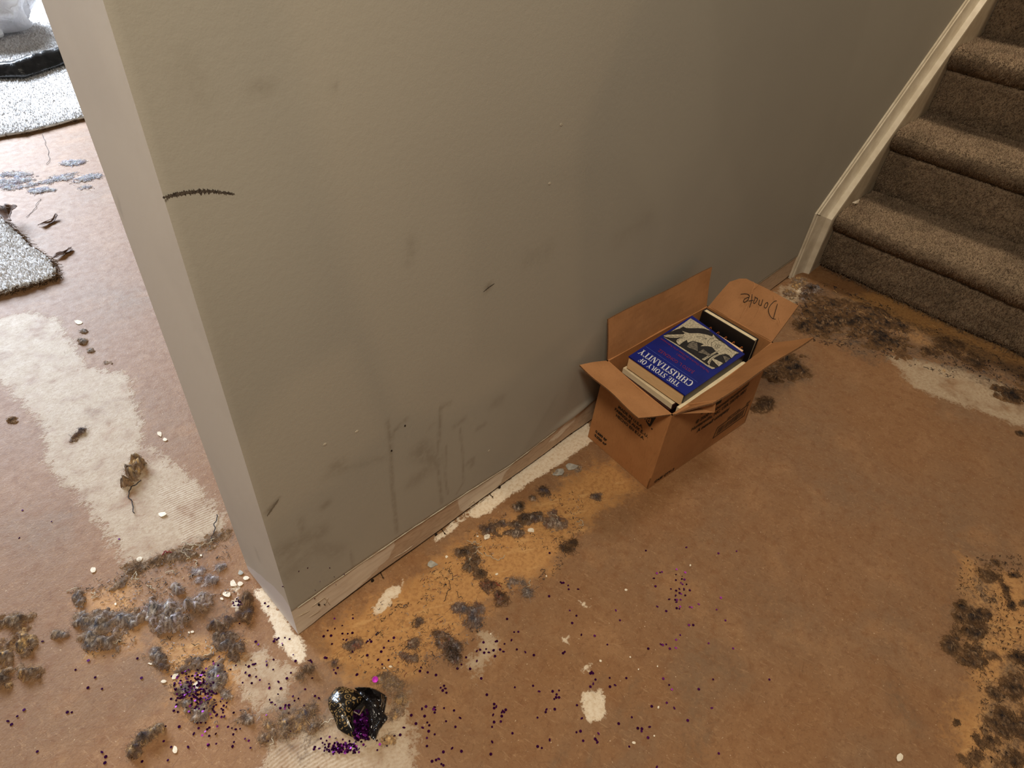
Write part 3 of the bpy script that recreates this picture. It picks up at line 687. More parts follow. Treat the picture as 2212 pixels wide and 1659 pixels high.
# blue book: corner order near-left, near-right, far-right, far-left
qb = [fl(*p, CZ) for p in [(1358,769.5), (1480.5,854), (1609,764.7), (1495,681.6)]]
qb = ccw(qb) if False else qb
bk = tag(empty('hardback_book', sum(qb)/4-[0, 0, .036]), 'blue church history hardback with a carved fish on its cover, topmost in the box', 'book')
def cover_plate(root, q, z0, z1, mat, name='cover'):
    V, F = hexa([np.array([*p[:2], z0]) for p in q]+[np.array([*p[:2], z1]) for p in q]); return part(root, name, V, F, mat)
cov = cover_plate(bk, qb, CZ-.0028, CZ, BLUE); cov['label'] = 'printed blue front cover'
pg = [qb[0]+.003*inx, qb[1]+.003*inx+iny*.004, qb[2]-inx*.004+iny*.004, qb[3]-inx*.004]
V, F = hexa([np.array([*p[:2], CZ-.036]) for p in pg]+[np.array([*p[:2], CZ-.0028]) for p in pg]); part(bk, 'page_block', V, F, PAGE)
cover_plate(bk, [qb[0]+inx*.008+iny*-.004, qb[1]+inx*.008, qb[2], qb[3]-iny*.004], CZ-.0385, CZ-.036, BLUE, 'back_cover')
sp = [qb[1], qb[1]+iny*.0035, qb[2]+iny*.0035, qb[2]]; cover_plate(bk, sp, CZ-.036, CZ-.0028, simple('jacket_spine', (92, 86, 76), (38, 34, 34), 14, .4), 'spine')
ZN = np.array([0, 0, 1.])
def cp(px, py, dz=.0004): return fl(px, py, CZ+dz)
def z3(x, y): return (1420+x*.09946, 680+y*.09946)
def z2(x, y): return (1320+x*.16878, 640+y*.16878)
def cover_poly(pts, mat, name, dz):
    V = [cp(*z3(*p), dz) for p in pts]; return part(cov, name, V, [tuple(range(len(V)))], mat)
cover_poly([(722,72), (1000,258), (1300,470), (1560,690), (1786,828), (1700,880), (1560,980), (1430,1075), (1330,1130), (1240,1168), (1190,1178), (1090,1120), (760,890), (460,690), (190,510), (128,470), (140,440), (300,355), (520,220)], KPRINT, 'picture', .0004)
pic = dict(stone=[(722,76), (1150,342), (1010,300), (900,288), (640,290), (560,256), (480,300), (400,322), (300,366), (520,220)],
  fish=[(132,452), (220,432), (400,428), (560,424), (600,400), (560,372), (540,350), (600,372), (700,402), (900,400), (1080,432), (1190,472), (1215,425), (1260,490), (1310,535), (1400,592), (1480,640), (1560,712), (1660,780), (1775,828), (1700,850), (1610,940), (1560,880), (1480,845), (1330,842), (1250,770), (1190,700), (1080,680), (938,682), (1010,636), (900,600), (770,566), (660,604), (640,545), (560,590), (478,652), (440,630), (410,570), (430,540), (500,500), (580,470), (420,500), (280,496), (180,480)],
  ledge=[(132,478), (190,508), (420,640), (760,860), (1090,1092), (1130,1085), (1150,1120), (1250,1150), (1240,1168), (1190,1178), (1090,1125), (740,885), (440,685), (180,515)],
  rubble=[(640,690), (700,610), (770,582), (860,606), (878,690), (880,790), (800,756), (700,720)],
  bar1=[(960,965), (1100,890), (1320,768), (1350,785), (1180,890), (1020,990)], bar2=[(1085,1030), (1140,950), (1220,890), (1340,845), (1490,832), (1495,850), (1340,880), (1240,930), (1160,1010), (1128,1082)],
  arm1=[(1000,742), (1080,810), (1170,870), (1110,905), (1040,860), (880,812)], arm2=[(1205,945), (1300,985), (1425,1050), (1335,1122), (1260,1050), (1195,985)], drape=[(1410,880), (1480,900), (1580,950), (1480,1040), (1450,960)])
for k, (nm, pl) in enumerate(pic.items()): cover_poly(pl, GPRINT if nm in ('rubble', 'arm1', 'drape') else STONE, 'picture', .0006+.0001*k)
def cover_strokes(sts, rad, mat, name):
    prt = []
    for st in sts:
        st = np.array(st, float); t = np.linspace(0, len(st)-1, 4*len(st)); q = np.stack([np.interp(t, range(len(st)), st[:, i]) for i in range(2)], 1)
        V, F = tube([cp(*z3(*p), .0014) for p in q], rad, 4); part(cov, name, V, F, mat)
circ = lambda x, y, r, n=14: [(x+r*1.15*math.cos(a), y+r*math.sin(a)) for a in np.linspace(0, 6.283, n)]
cover_strokes([circ(1312,676,45), circ(1312,676,14), [(1360,560), (1250,560), (1175,610), (1180,690)], [(1230,500), (1140,520), (1090,590), (1095,625)], [(850,478), (940,470), (1080,520), (980,520)], [(1240,720), (1300,730)], [(170,450), (300,470), (470,462), (590,455)], [(1000,965), (1330,785)], [(1120,1040), (1180,960), (1260,890), (1480,845)], [(1480,740), (1540,750), (1600,800)], [(430,560), (500,520), (600,480)]], .00035, KPRINT, 'picture_line')
# lettering on the cover; (start, end of the baseline, point above the start), read from the far side
def cover_text(me, width, cap, s, e, top, mat):
    p0, p1, p2 = cp(*z2(*s), .0006), cp(*z2(*e), .0006), cp(*z2(*top), .0006); lay(me, 'lettering', cov, p0, (p1-p0)/width, (p2-p0)/cap, mat)
def bounds(me): c = np.array([v.co[:2] for v in me.vertices]); return c.min(0), c.max(0)
def ring(x, w, a0=0, a1=360, n=22, cx_=None, ry=.5, cy_=.5, th=.21, tv=.07):
    P = []; A = np.radians(np.linspace(a0, a1, n)); rx = w/2
    o = [(x+rx+rx*math.cos(a), cy_+ry*math.sin(a)) for a in A]; i = [(x+rx+(rx-th)*math.cos(a), cy_+(ry-tv)*math.sin(a)) for a in A]
    return [[o[k], o[k+1], i[k+1], i[k]] for k in range(n-1)]
def rc(x0, y0, x1, y1): return [(x0, y0), (x1, y0), (x1, y1), (x0, y1)]
def stem(x, w=.2, s=.09): return [rc(x, 0, x+w, 1), rc(x-s, 0, x+w+s, .07), rc(x-s, .93, x+w+s, 1)]
def glyph(c):
    if c == 'T': return [rc(.3, 0, .5, 1), rc(.2, 0, .6, .07), rc(0, .91, .8, 1), rc(0, .72, .06, 1), rc(.74, .72, .8, 1)], .8
    if c == 'H': return stem(.09)+stem(.62)+[rc(.2, .46, .7, .54)], .92
    if c == 'E': return stem(.09)+[rc(.2, .92, .7, 1), rc(.64, .74, .7, 1), rc(.2, 0, .74, .08), rc(.68, 0, .74, .28), rc(.2, .46, .55, .54), rc(.5, .36, .55, .64)], .76
    if c == 'F': return stem(.09)+[rc(.2, .92, .7, 1), rc(.64, .74, .7, 1), rc(.2, .46, .55, .54), rc(.5, .36, .55, .64)], .72
    if c == 'I': return stem(.09), .38
    if c == 'O': return ring(0, .86), .86
    if c == 'C': return ring(0, .86, 45, 315)+[rc(.70, .70, .76, 1), rc(.70, 0, .76, .25)], .80
    if c == 'S':
        P = [(.58, .78), (.5, .92), (.33, .95), (.16, .88), (.14, .72), (.3, .57), (.5, .45), (.58, .28), (.5, .1), (.32, .05), (.14, .1), (.06, .25)]; out = []
        for k in range(len(P)-1):
            a, b_ = np.array(P[k]), np.array(P[k+1]); d_ = unit(b_-a); nn = np.array([-d_[1], d_[0]])*(.05 if k in (0, 1, 2, 8, 9, 10) else .10); out.append([tuple(a+nn), tuple(a-nn), tuple(b_-nn), tuple(b_+nn)])
        return out+[rc(.56, .70, .62, 1), rc(.02, 0, .08, .3)], .66
    if c == 'R': return stem(.09)+ring(.06, .62, -90, 90, 12, ry=.26, cy_=.74)+[rc(.2, .48, .4, .55), rc(.2, .93, .4, 1)]+[[(.42, .52), (.62, .5), (.92, 0), (.7, 0)], rc(.66, 0, .98, .07)], .94
    if c == 'Y': return [rc(.34, 0, .54, .5), rc(.24, 0, .64, .07), [(.06, 1), (.28, 1), (.54, .46), (.34, .46)], [(.72, 1), (.80, 1), (.54, .46), (.44, .46)], rc(0, .93, .36, 1), rc(.62, .93, .88, 1)], .88
    if c == 'A': return [[(.40, 1), (.48, 1), (.16, 0), (.08, 0)], [(.38, 1), (.52, 1), (.88, 0), (.66, 0)], rc(.2, .28, .68, .35), rc(0, 0, .28, .07), rc(.56, 0, .96, .07)], .94
    if c == 'N': return [rc(.12, 0, .2, 1), rc(.74, 0, .82, 1), [(.06, 1), (.3, 1), (.82, 0), (.62, 0)], rc(0, 0, .32, .07), rc(.62, .93, .94, 1)], .94
    return [], .35
def serif(body):
    x = 0; polys = []
    for c in body:
        g, w = glyph(c); polys += [[(px+x, py) for px, py in p] for p in g]; x += w+.07
    return flat(polys), x-.07
for body, s_, e_, t_ in [('THE STORY OF', (893,1112), (388,784), (846,1160)), ('CHRISTIANITY', (1066,1098), (402,672), (1006,1160))]:
    me, w = serif(body); cover_text(me, w, 1.0, s_, e_, t_, WPRINT)
for body, s_, e_, t_, m_ in [('JUSTO L. GONZALEZ', (1064,962), (622,672), (1040,996), RPRINT), ('The Early Church to the Dawn of the Reformation', (1262,960), (644,534), (1246,980), RPRINT), ('VOLUME 1', (962,800), (850,728), (946,822), RPRINT)]:
    me = text_mesh(body, 1.0); lo_, hi_ = bounds(me); cover_text(me, hi_[0], .72, s_, e_, t_, m_)
V, F = tube([cp(*z2(450, 645), .0004), cp(*z2(1105, 1098), .0004)], .0004, 4); part(cov, 'rule_line', V, F, LPRINT)

def stack_book(name, label, q, z0, z1, cmat, pmat, board=.0025, over=.003, spine_side=None):
    c = sum(np.asarray(p, float)[:2] for p in q)/4; root = tag(empty(name, (*c, z0)), label, 'book')
    cover_plate(root, q, z0, z0+board, cmat, 'back_cover'); cover_plate(root, q, z1-board, z1, cmat, 'cover')
    qi = shrink(q, over, over); cover_plate(root, qi, z0+board, z1-board, pmat, 'page_block')
    return root
def quad_from(nl, nr, z, L, grow=0):
    a, b_ = fl(*nl, z), fl(*nr, z); return [a, b_, b_+inx*L, a+inx*L]
# pale-paged maroon book under the blue one
q = quad_from((1346,795), (1459,879), .214, .225); q[1] = q[1]+iny*.009; q[2] = q[2]+iny*.009
mb = tag(empty('maroon_book', (*(sum(q)/4)[:2], .1985)), 'maroon book with pale pages lying under the blue hardback', 'book')
cover_plate(mb, [q[0]-inx*.006-iny*0, q[1]-inx*.006, q[2], q[3]], .1985, .2005, MAROON, 'back_cover')
cover_plate(mb, q, .2005, .2145, PAGEW, 'page_block')
sp = [q[1]-iny*.003, q[1], q[2], q[2]-iny*.003]; cover_plate(mb, sp, .2005, .2145, MAROON, 'spine')
cover_plate(mb, [q[0]+inx*.012, q[1]+inx*.012, q[2], q[3]], .2145, .2165, MAROON, 'cover')
# the two heavy books that carry it
cen = (bFL+bFR)/2; base = [cen-iny*.066+inx*.02, cen+iny*.080+inx*.02]
q2 = [base[1], base[0], base[0]+inx*.26, base[1]+inx*.26]
stack_book('thick_book', 'thick dark hardback at the bottom of the box under the maroon book', q2, .0052, .092, BLACK, PAGEW)
stack_book('thick_book', 'dark brown hardback sticking out a little under the maroon book', [q[0]-inx*.008-iny*.004, q[1]-inx*.008+iny*.0, q[1]+inx*.20, q[0]+inx*.20-iny*.004], .0925, .198, MAROON, MAROON)
# black book standing at the back of the box
za = .258; pa, pb = fl(1519,670, za), fl(1632,737, za); u = unit(pb-pa); nb = np.array([-u[1], u[0], 0]); nb = nb if nb[0] < 0 else -nb
blk = tag(empty('black_book', (*((pa+pb)/2)[:2], .005)), 'tall black hardback standing on end at the back of the box', 'book')
def upright(root, name, o0, o1, d0, d1, z0, z1, mat, trimv=0):
    a, c = o0+u*trimv, o1-u*trimv
    V, F = hexa([np.array([*(p)[:2], z]) for z in (z0, z1) for p in (a+nb*d0, c+nb*d0, c+nb*d1, a+nb*d1)]); return part(root, name, V, F, mat)
upright(blk, 'back_cover', pa, pb, -.0145, -.0115, .005, za, BLACK); upright(blk, 'page_block', pa, pb, -.0115, .0, .008, za-.001, PAGEW, .003); upright(blk, 'cover', pa, pb, .0, .003, .005, za, BLACK)
upright(blk, 'spine', pa, pa+u*.003, -.0115, .0, .005, za, BLACK)
# orange wire-bound notebook between them
nq = [fl(1480,712,.208), fl(1584,778,.208), fl(1603,752,.208), fl(1506,692,.208)]
nbk = tag(empty('spiral_notebook', (*(sum(nq)/4)[:2], .1)), 'pale notebook with orange wire rings behind the blue hardback', 'notebook')
a, c = fl(1511,697,.240), fl(1606,757,.240); uu = unit(c-a); nn = np.array([-uu[1], uu[0], 0]); nn = nn if nn[0] > 0 else -nn
V, F = hexa([np.array([*p[:2], z]) for z in (.0055, .240) for p in (a-nn*.012, c-nn*.012, c, a)]); part(nbk, 'pages', V, F, simple('notebook_pages', (240, 206, 168), (226, 188, 146), 40, .75, cs=(14, 14, 1)))
ORW = simple('orange_wire', (222, 132, 66), (190, 104, 48), 80, .4, spec=.5)
L = np.linalg.norm(c-a)
for s_ in np.linspace(.03, L-.01, 5):
    p = a+uu*s_-nn*.002; V, F = tube([p+nn*(.0060*(1-math.cos(t)))*.9+np.array([0, 0, .0042*math.sin(t)-.001])+uu*.0012*math.sin(t*.5) for t in np.linspace(-.4, math.pi+.6, 9)], .0006, 5); part(nbk, 'wire_ring', V, F, ORW)
# pale booklet standing along the open side
za = .232; a, c = fl(1470,884, za), fl(1618,781, za); u2 = unit(c-a); n2 = np.array([-u2[1], u2[0], 0]); n2 = n2 if n2[1] > 0 else -n2
wbk = tag(empty('pale_booklet', (*((a+c)/2)[:2], .005)), 'cream paperback standing on edge along the open side of the box', 'book')
prof2 = [(0, .005), (L*0+np.linalg.norm(c-a), .005), (np.linalg.norm(c-a), za-.014), (np.linalg.norm(c-a)-.005, za-.004), (np.linalg.norm(c-a)-.015, za), (0, za)]
V, F = slab([a+u2*s_+np.array([0, 0, z_-za]) for s_, z_ in prof2], n2, .009); part(wbk, 'page_block', V, F, PAGEW)
V, F = slab([a+u2*s_+np.array([0, 0, z_-za])+n2*.009 for s_, z_ in prof2], n2, .001); part(wbk, 'cover', V, F, simple('booklet_cover', (196, 184, 152), (180, 166, 134), 30, .5))
V, F = slab([a+u2*s_+np.array([0, 0, z_-za])-n2*.001 for s_, z_ in prof2], n2, .001); part(wbk, 'back_cover', V, F, simple('booklet_back', (206, 194, 162), (190, 178, 146), 30, .5))
V, F = slab([fl(*p, .229) for p in [(1484,868), (1496,855), (1503,862), (1492,871)]], (0, 0, 1), .0006); sl = mesh('paper_slip', V, F, simple('slip_paper', (232, 230, 228), None, 60, .7)); tag(sl, 'small white paper slip wedged beside the blue hardback', 'paper slip')

# ------------------------------------------------------------------ torn packet of confetti
def smooth_outline(P, n):
    P = np.asarray(P, float); Q = np.concatenate([P, P[:1]]); s = np.concatenate([[0], np.cumsum(np.linalg.norm(np.diff(Q, axis=0), axis=1))]); t = np.linspace(0, s[-1], n, endpoint=False)
    return np.stack([np.interp(t, s, Q[:, i]) for i in range(Q.shape[1])], 1)
def radial(P, rings, hfun, n=48, thick=.0008, center=None):
    """star-shaped sheet: outline P (xy), height hfun(x,y,t) with t=0 centre..1 rim; closed with an underside"""
    B = smooth_outline(np.asarray(P)[:, :2], n); c = B.mean(0) if center is None else np.asarray(center)[:2]; V = []
    for sd in (0, 1):
        z0 = hfun(np.array([c[0]]), np.array([c[1]]), 0.)[0]-sd*thick; V.append((c[0], c[1], z0))
        for k in range(1, rings+1):
            t = k/rings; q = c+(B-c)*t; z = hfun(q[:, 0], q[:, 1], t)-sd*thick; V += [(a, b_, z_) for (a, b_), z_ in zip(q, z)]
    N = 1+n*rings; F = []
    for sd in (0, 1):
        o = sd*N; fl_ = (lambda f: f) if sd == 0 else (lambda f: f[::-1])
        for i in range(n): F.append(fl_((o, o+1+i, o+1+(i+1) % n)))
        for k in range(rings-1):
            for i in range(n): a = o+1+k*n; F.append(fl_((a+i, a+n+i, a+n+(i+1) % n, a+(i+1) % n)))
    r0 = 1+(rings-1)*n
    for i in range(n): F.append((r0+(i+1) % n, r0+i, N+r0+i, N+r0+(i+1) % n))
    return np.array(V), F
def zp(x, y): return fl(640+x*.14403, 1420+y*.14403)
def film(name, c1, c2, rough=.18):
    t = NT(name); n = t.noise(40, 3); t.b.inputs['Specular IOR Level'].default_value = .6
    return t.out(t.mix(t.step(n, .4, .6), lin(c1), lin(c2)), rough, t.noise(90, 3), .5, .004)
BFILM = film('black_film', (16, 13, 13), (26, 21, 20))
def gold_mat():
    t = NT('gold_flower_film'); v = t.n('ShaderNodeTexVoronoi'); v.inputs['Scale'].default_value = 95; t.l(t.coord(), v.inputs['Vector'])
    v2 = t.n('ShaderNodeTexVoronoi', feature='DISTANCE_TO_EDGE'); v2.inputs['Scale'].default_value = 95; t.l(t.coord(), v2.inputs['Vector'])
    m = t.math('MULTIPLY', t.step(v2.outputs['Distance'], .08, .14), t.step(t.math('SINE', t.math('MULTIPLY', v.outputs['Distance'], 16)), -.2, .3))
    t.b.inputs['Specular IOR Level'].default_value = .6
    return t.out(t.mix(m, lin((22, 18, 15)), lin((132, 106, 64))), .25, t.noise(70, 3), .5, .004)
pk = tag(empty('confetti_packet', zp(900, 850)), 'torn black and gold plastic packet spilling purple confetti on the floor', 'packet')
L1 = [zp(*p) for p in [(600,470),(680,445),(870,500),(950,560),(1020,620),(940,720),(860,800),(830,950),(850,1100),(905,1232),(800,1190),(690,1132),(625,1085),(560,900),(500,800),(478,700),(490,620),(540,540)]]
R1 = [zp(*p) for p in [(880,490),(945,478),(1100,495),(1235,520),(1362,610),(1345,720),(1320,860),(1372,930),(1240,1120),(1185,1272),(1130,1240),(1090,1150),(1050,1000),(1075,880),(1060,800),(1080,690),(1020,600)]]
BK = [zp(*p) for p in [(620,480),(870,505),(1180,520),(1330,640),(1300,860),(1330,940),(1180,1180),(1090,1180),(900,1225),(690,1125),(570,900),(500,690)]]
V, F = radial(BK, 4, lambda x, y, t: .0015+.001*fbm(x, y, .02, 3), 40); part(pk, 'back_panel', V, F, BFILM, True)
c1 = zp(700, 780)
V, F = radial(L1, 9, lambda x, y, t: .003+.014*(1-t**2.2)*(.55+.9*fbm(x, y, .03, 41))+.003*fbm(x, y, .012, 42), 72, center=c1); part(pk, 'front_panel', V, F, gold_mat(), True)
V, F = radial(R1, 10, lambda x, y, t: .003+.030*np.abs(fbm(x, y, .022, 61)-.5)*(1-.5*t)+.010*(1-t)+.012*np.abs(vnoise(x, y, .008, 66)-.5), 80); part(pk, 'side_film', V, F, BFILM, False)
top = [zp(*p) for p in [(880,490),(960,478),(1220,520),(1350,605),(1280,660),(1200,640),(1120,590),(990,560)]]
V, F = radial(top, 5, lambda x, y, t: .006+.020*(1-t)+.006*fbm(x, y, .015, 71), 40); part(pk, 'folded_lip', V, F, BFILM, True)
for pl, rr in [([(1290,620),(1300,720),(1280,820)], .0012), ([(1320,640),(1325,760),(1300,850)], .0009), ([(880,880),(960,930),(1040,800)], .0016)]:
    P = np.array([zp(*p) for p in pl]); P[:, 2] = .018; V, F = tube(P, rr, 5); part(pk, 'film_edge', V, F, simple('film_edge', (92, 70, 44), (60, 44, 30), 60, .3, spec=.6), True)

# ------------------------------------------------------------------ felt clumps left by the carpet pad
PAL = dict(vdark=[(34,29,27),(22,19,20),(50,43,38),(64,55,47),(28,27,32)], grey=[(112,99,86),(82,72,64),(138,124,110),(64,56,51),(100,92,86)], blue=[(94,91,95),(68,69,76),(126,121,120),(148,142,136),(56,56,62)], dark=[(56,48,46),(38,34,36),(78,68,64),(48,46,56)],
           brown=[(92,72,54),(66,50,38),(112,90,68),(50,38,30)], light=[(168,162,168),(196,192,200),(140,136,146),(120,118,130)], red=[(100,78,68),(82,66,60),(112,94,82),(104,58,48)], sky=[(170,182,214),(140,156,200),(206,212,230),(184,190,210)], tan=[(150,124,86),(178,146,98),(112,94,72),(92,84,80)])
PALL = {k: np.array([lin(tuple(min(245, int(x*1.3+(8 if k != 'vdark' else 0))) for x in c)) for c in v]) for k, v in PAL.items()}
rf = np.random.default_rng(23)
def felt(label, ells, pal='grey', h=.008, nf=400, fl_len=.02, group=None, name='felt_clump', res=.0030, dens=1.0, cat='felt clump', rough=.5, frad=.00012, curl=1.1, tint=.45):
    """matted residue: lumpy torn base pieces plus a mesh of loose fibres"""
    if isinstance(pal, str): pal = [pal]
    P3 = np.concatenate([PALL[p] for p in pal]); TAN = np.array(lin((150, 112, 74)))
    E = []
    for e in ells:
        c = fl(e[0], e[1])[:2]; a = math.radians(e[4]) if len(e) > 4 else 0
        u_ = fl(e[0]+e[2]*math.cos(a), e[1]+e[2]*math.sin(a))[:2]-c; v_ = fl(e[0]-e[3]*math.sin(a), e[1]+e[3]*math.cos(a))[:2]-c
        E.append((c, np.linalg.inv(np.array([u_, v_]).T), max(np.linalg.norm(u_), np.linalg.norm(v_))))
    lo = np.min([c-r_*1.5 for c, _, r_ in E], 0); hi = np.max([c+r_*1.5 for c, _, r_ in E], 0)
    gx_ = np.arange(lo[0], hi[0], res); gy_ = np.arange(lo[1], hi[1], res); X_, Y_ = np.meshgrid(gx_, gy_, indexing='ij')
    f = np.full(X_.shape, -9.)
    for c, M_, _ in E:
        q = np.einsum('ij,jxy->ixy', M_, np.stack([X_-c[0], Y_-c[1]])); f = np.maximum(f, 1-np.hypot(q[0], q[1]))
    sd = int(rf.integers(1, 9999)); wob = fbm(X_, Y_, .030, sd, 3)-.5; fine = fbm(X_, Y_, .010, sd+5, 2)-.5
    g = np.minimum(f, .75)+wob*rough*3.2+fine*1.6
    g = np.minimum(g, f*3+.55); thr = .24/dens-.12
    keep = g > thr
    nod = fbm(X_, Y_, .012, sd+9, 3)
    Z_ = np.where(keep, .0006+h*np.clip(g-thr, 0, 1.0)**.8*(.10+2.0*nod**1.6), .0003)
    cell = (keep[:-1, :-1].astype(int)+keep[1:, :-1]+keep[:-1, 1:]+keep[1:, 1:]) >= 2
    if cell.sum() < 4: return None
    jx = X_+(rf.random(X_.shape)-.5)*res*.7; jy = Y_+(rf.random(X_.shape)-.5)*res*.7
    cn = fbm(X_, Y_, .013, sd+21, 2); k = np.clip(((cn-.25)/.5*len(P3)).astype(int)+rf.integers(-1, 2, cn.shape), 0, len(P3)-1)
    edge = np.clip(1-(g-thr)/.7, 0, 1)**.7*min(1, tint*1.5)
    col = P3[k]*(.75+.5*rf.random(k.shape))[..., None]*(1-edge[..., None])+TAN*edge[..., None]
    w = np.clip(g-thr+.30, .0, 1)*keep+.06*np.clip(f+.3, 0, .6)*(.3+1.4*(wob+.5)); w /= w.sum()
    cxy = np.array([(X_*keep).sum(), (Y_*keep).sum()])/keep.sum(); root = tag(empty(name, (*cxy, 0)), label, cat, group)
    lab = np.zeros(cell.shape, int); comps = []
    for s0 in map(tuple, np.argwhere(cell)):
        if lab[s0]: continue
        comps.append([]); lab[s0] = len(comps); st_ = [s0]
        while st_:
            a_, b_ = st_.pop(); comps[-1].append((a_, b_))
            for da, db in ((1, 0), (-1, 0), (0, 1), (0, -1), (1, 1), (1, -1), (-1, 1), (-1, -1)):
                q = (a_+da, b_+db)
                if 0 <= q[0] < cell.shape[0] and 0 <= q[1] < cell.shape[1] and cell[q] and not lab[q]: lab[q] = len(comps); st_.append(q)
    comps.sort(key=len, reverse=True)
    for ci_, cm in enumerate(comps):
        if ci_ and len(cm) < 14: break
        ii = np.array(cm); corners = np.concatenate([ii, ii+[1, 0], ii+[1, 1], ii+[0, 1]]); uq, inv_ = np.unique(corners, axis=0, return_inverse=True); inv_ = inv_.ravel(); n_ = len(ii)
        F = np.stack([inv_[:n_], inv_[n_:2*n_], inv_[2*n_:3*n_], inv_[3*n_:]], 1); a_, b_ = uq[:, 0], uq[:, 1]
        part(root, 'felt_base', np.stack([jx[a_, b_], jy[a_, b_], Z_[a_, b_]], 1), F, MAT['felt'], True, col[a_, b_])
    if nf:
        nf = int(nf*1.15); pick = rf.choice(X_.size, nf, p=w.ravel()); P_ = np.stack([jx.ravel()[pick], jy.ravel()[pick], Z_.ravel()[pick]+.0004], 1); P_[:, :2] += rf.normal(0, .002, (nf, 2))
        fc = P3[rf.integers(0, len(P3), nf)]*(.7+.9*rf.random(nf))[:, None]; fc = fc*(1-.6*tint)+TAN*.6*tint
        V2, F2, C2 = fibres(nf, P_, fl_len*.55, frad, rf, fc, curl, .0022, .0004)
        tag(part(root, 'loose_fibres', V2, F2, MAT['fibre'], False, C2), kind='stuff')
    return root
G1 = 'torn felt residue around the wall corner'; G2 = 'torn felt residue along the wall'; G3 = 'felt residue at the foot of the stairs'
felt('grey and ochre felt clump at the lower left edge of the floor', [(30,1345,48,20,-12), (52,1392,26,26), (12,1412,22,42), (40,1446,50,22,8), (8,1470,30,14)], ['grey', 'dark', 'tan'], .016, 900, .024, G1)
felt('ring of matted grey felt left of the corner', [(172,1288,14,20), (184,1342,26,20), (218,1345,46,26), (268,1340,42,32), (198,1386,30,20), (240,1392,26,18), (255,1262,34,10,-25), (128,1372,18,8)], ['grey', 'blue'], .011, 1300, .022, G1)
felt('thick pale grey lint pile beside the wall corner', [(370,1335,48,40), (408,1312,46,24,-15), (338,1322,26,30), (436,1296,34,14,-15), (385,1275,20,14)], ['blue', 'light', 'grey'], .020, 1700, .018, G1)
felt('purple and blue lint knot near the corner', [(478,1346,30,20), (492,1380,32,26), (508,1404,20,24)], ['blue', 'grey', 'dark'], .018, 1000, .02, G1)
felt('brown shredded strip of padding by the corner', [(534,1298,12,26,12), (528,1336,20,26), (540,1330,10,18)], ['brown', 'dark'], .013, 500, .022, G1)
felt('thin grey felt film crossing the pale patch behind the corner', [(300,1226,50,16,-18), (385,1200,62,15,-16), (462,1166,46,15,-22)], ['grey', 'brown'], .003, 900, .024, G1, dens=.75)
felt('wisps of lilac lint behind the corner', [(455,1250,38,14,-24), (480,1225,20,10,-30), (430,1235,16,10)], ['light', 'blue'], .006, 420, .024, G1, dens=.8)
felt('loose blue grey lint strewn with confetti', [(345,1418,28,20), (385,1446,30,16), (425,1440,36,18), (462,1458,26,44), (400,1492,24,16), (442,1534,46,24), (492,1505,18,14), (396,1520,22,14), (530,1556,20,14), (360,1440,14,12)], ['blue', 'grey', 'dark'], .008, 1500, .022, G1, dens=.72)
felt('wedge of grey yarn backing near the bottom left edge', [(320,1596,36,16,-32), (296,1618,26,18,-20), (344,1576,16,9,-50)], ['grey', 'tan', 'dark'], .020, 600, .016, G1)
felt('dusty grey felt smear left of the confetti packet', [(610,1572,52,26,-24), (656,1540,30,18,-30), (580,1568,22,14), (690,1566,36,18,-20)], ['grey', 'dark', 'tan'], .005, 1000, .024, G1, dens=.72)
felt('small tuft of brown padding just in front of the corner', [(664,1446,16,13), (648,1460,10,8)], ['brown', 'grey'], .012, 300, .016, G1)
felt('flat grey smear of felt beyond the confetti packet', [(842,1480,38,26,10), (820,1468,16,14), (866,1506,16,14)], ['tan', 'grey'], .004, 700, .022, G1, dens=.8)
felt('grey streaks of felt right of the confetti packet', [(855,1538,30,12,-30), (838,1600,24,10)], ['tan', 'grey'], .003, 260, .018, G1, dens=.8)
felt('dark wool patch with white strings along the wall', [(1004,1192,28,14,-15), (1016,1222,18,28,20), (1030,1240,22,10)], ['brown', 'vdark', 'grey'], .010, 900, .02, G2)
felt('long dark streak of felt nearest the pale wall strip', [(1072,1140,56,13,-10), (1132,1124,46,12,-18), (1100,1152,30,10)], ['vdark', 'grey', 'dark'], .007, 1100, .024, G2, dens=.8)
felt('scattered red and grey lint tufts near the middle of the wall', [(1200,1130,26,16), (1196,1108,14,12), (1162,1118,14,10)], ['grey', 'red'], .006, 450, .024, G2, dens=.75)
felt('curly black threads at the far end of the wall patch', [(1222,1182,13,22,-30), (1236,1174,12,10)], ['vdark'], .005, 300, .026, G2, dens=.7)
felt('red and black lint strip in the ochre glue', [(1058,1268,22,14,25), (1078,1292,18,22,-20)], ['red', 'vdark'], .008, 620, .02, G2)
felt('blue green lint wisp in the ochre glue', [(1122,1258,24,16), (1136,1278,16,14)], ['blue', 'grey'], .005, 460, .024, G2, dens=.72)
felt('purple and red felt patch between wall and packet', [(1010,1318,34,18), (1022,1340,22,16)], ['red', 'dark', 'blue'], .007, 700, .024, G2, dens=.8)
felt('dark blue wool clump with a red tail', [(948,1382,34,24,18), (974,1402,22,18), (985,1420,12,14)], ['vdark', 'blue', 'red', 'vdark'], .012, 1000, .022, G2)
felt('grey folded scrap of felt under the wall strip', [(906,1340,13,16), (867,1342,9,11)], ['grey', 'dark'], .010, 220, .014, G2)
felt('mixed thread scraps around the dark blue clump', [(905,1395,26,16), (880,1420,22,12), (760,1395,24,12,-20), (720,1432,16,12)], ['grey', 'dark', 'red'], .004, 520, .024, G2, dens=.62)
felt('tiny dark tuft on the wall side of the floor', [(1174,1062,15,10,15)], ['vdark', 'dark'], .007, 160, .02, G2)
felt('tiny grey tuft in front of the cardboard box', [(1288,1074,14,9)], ['dark', 'grey'], .007, 160, .016, G2)
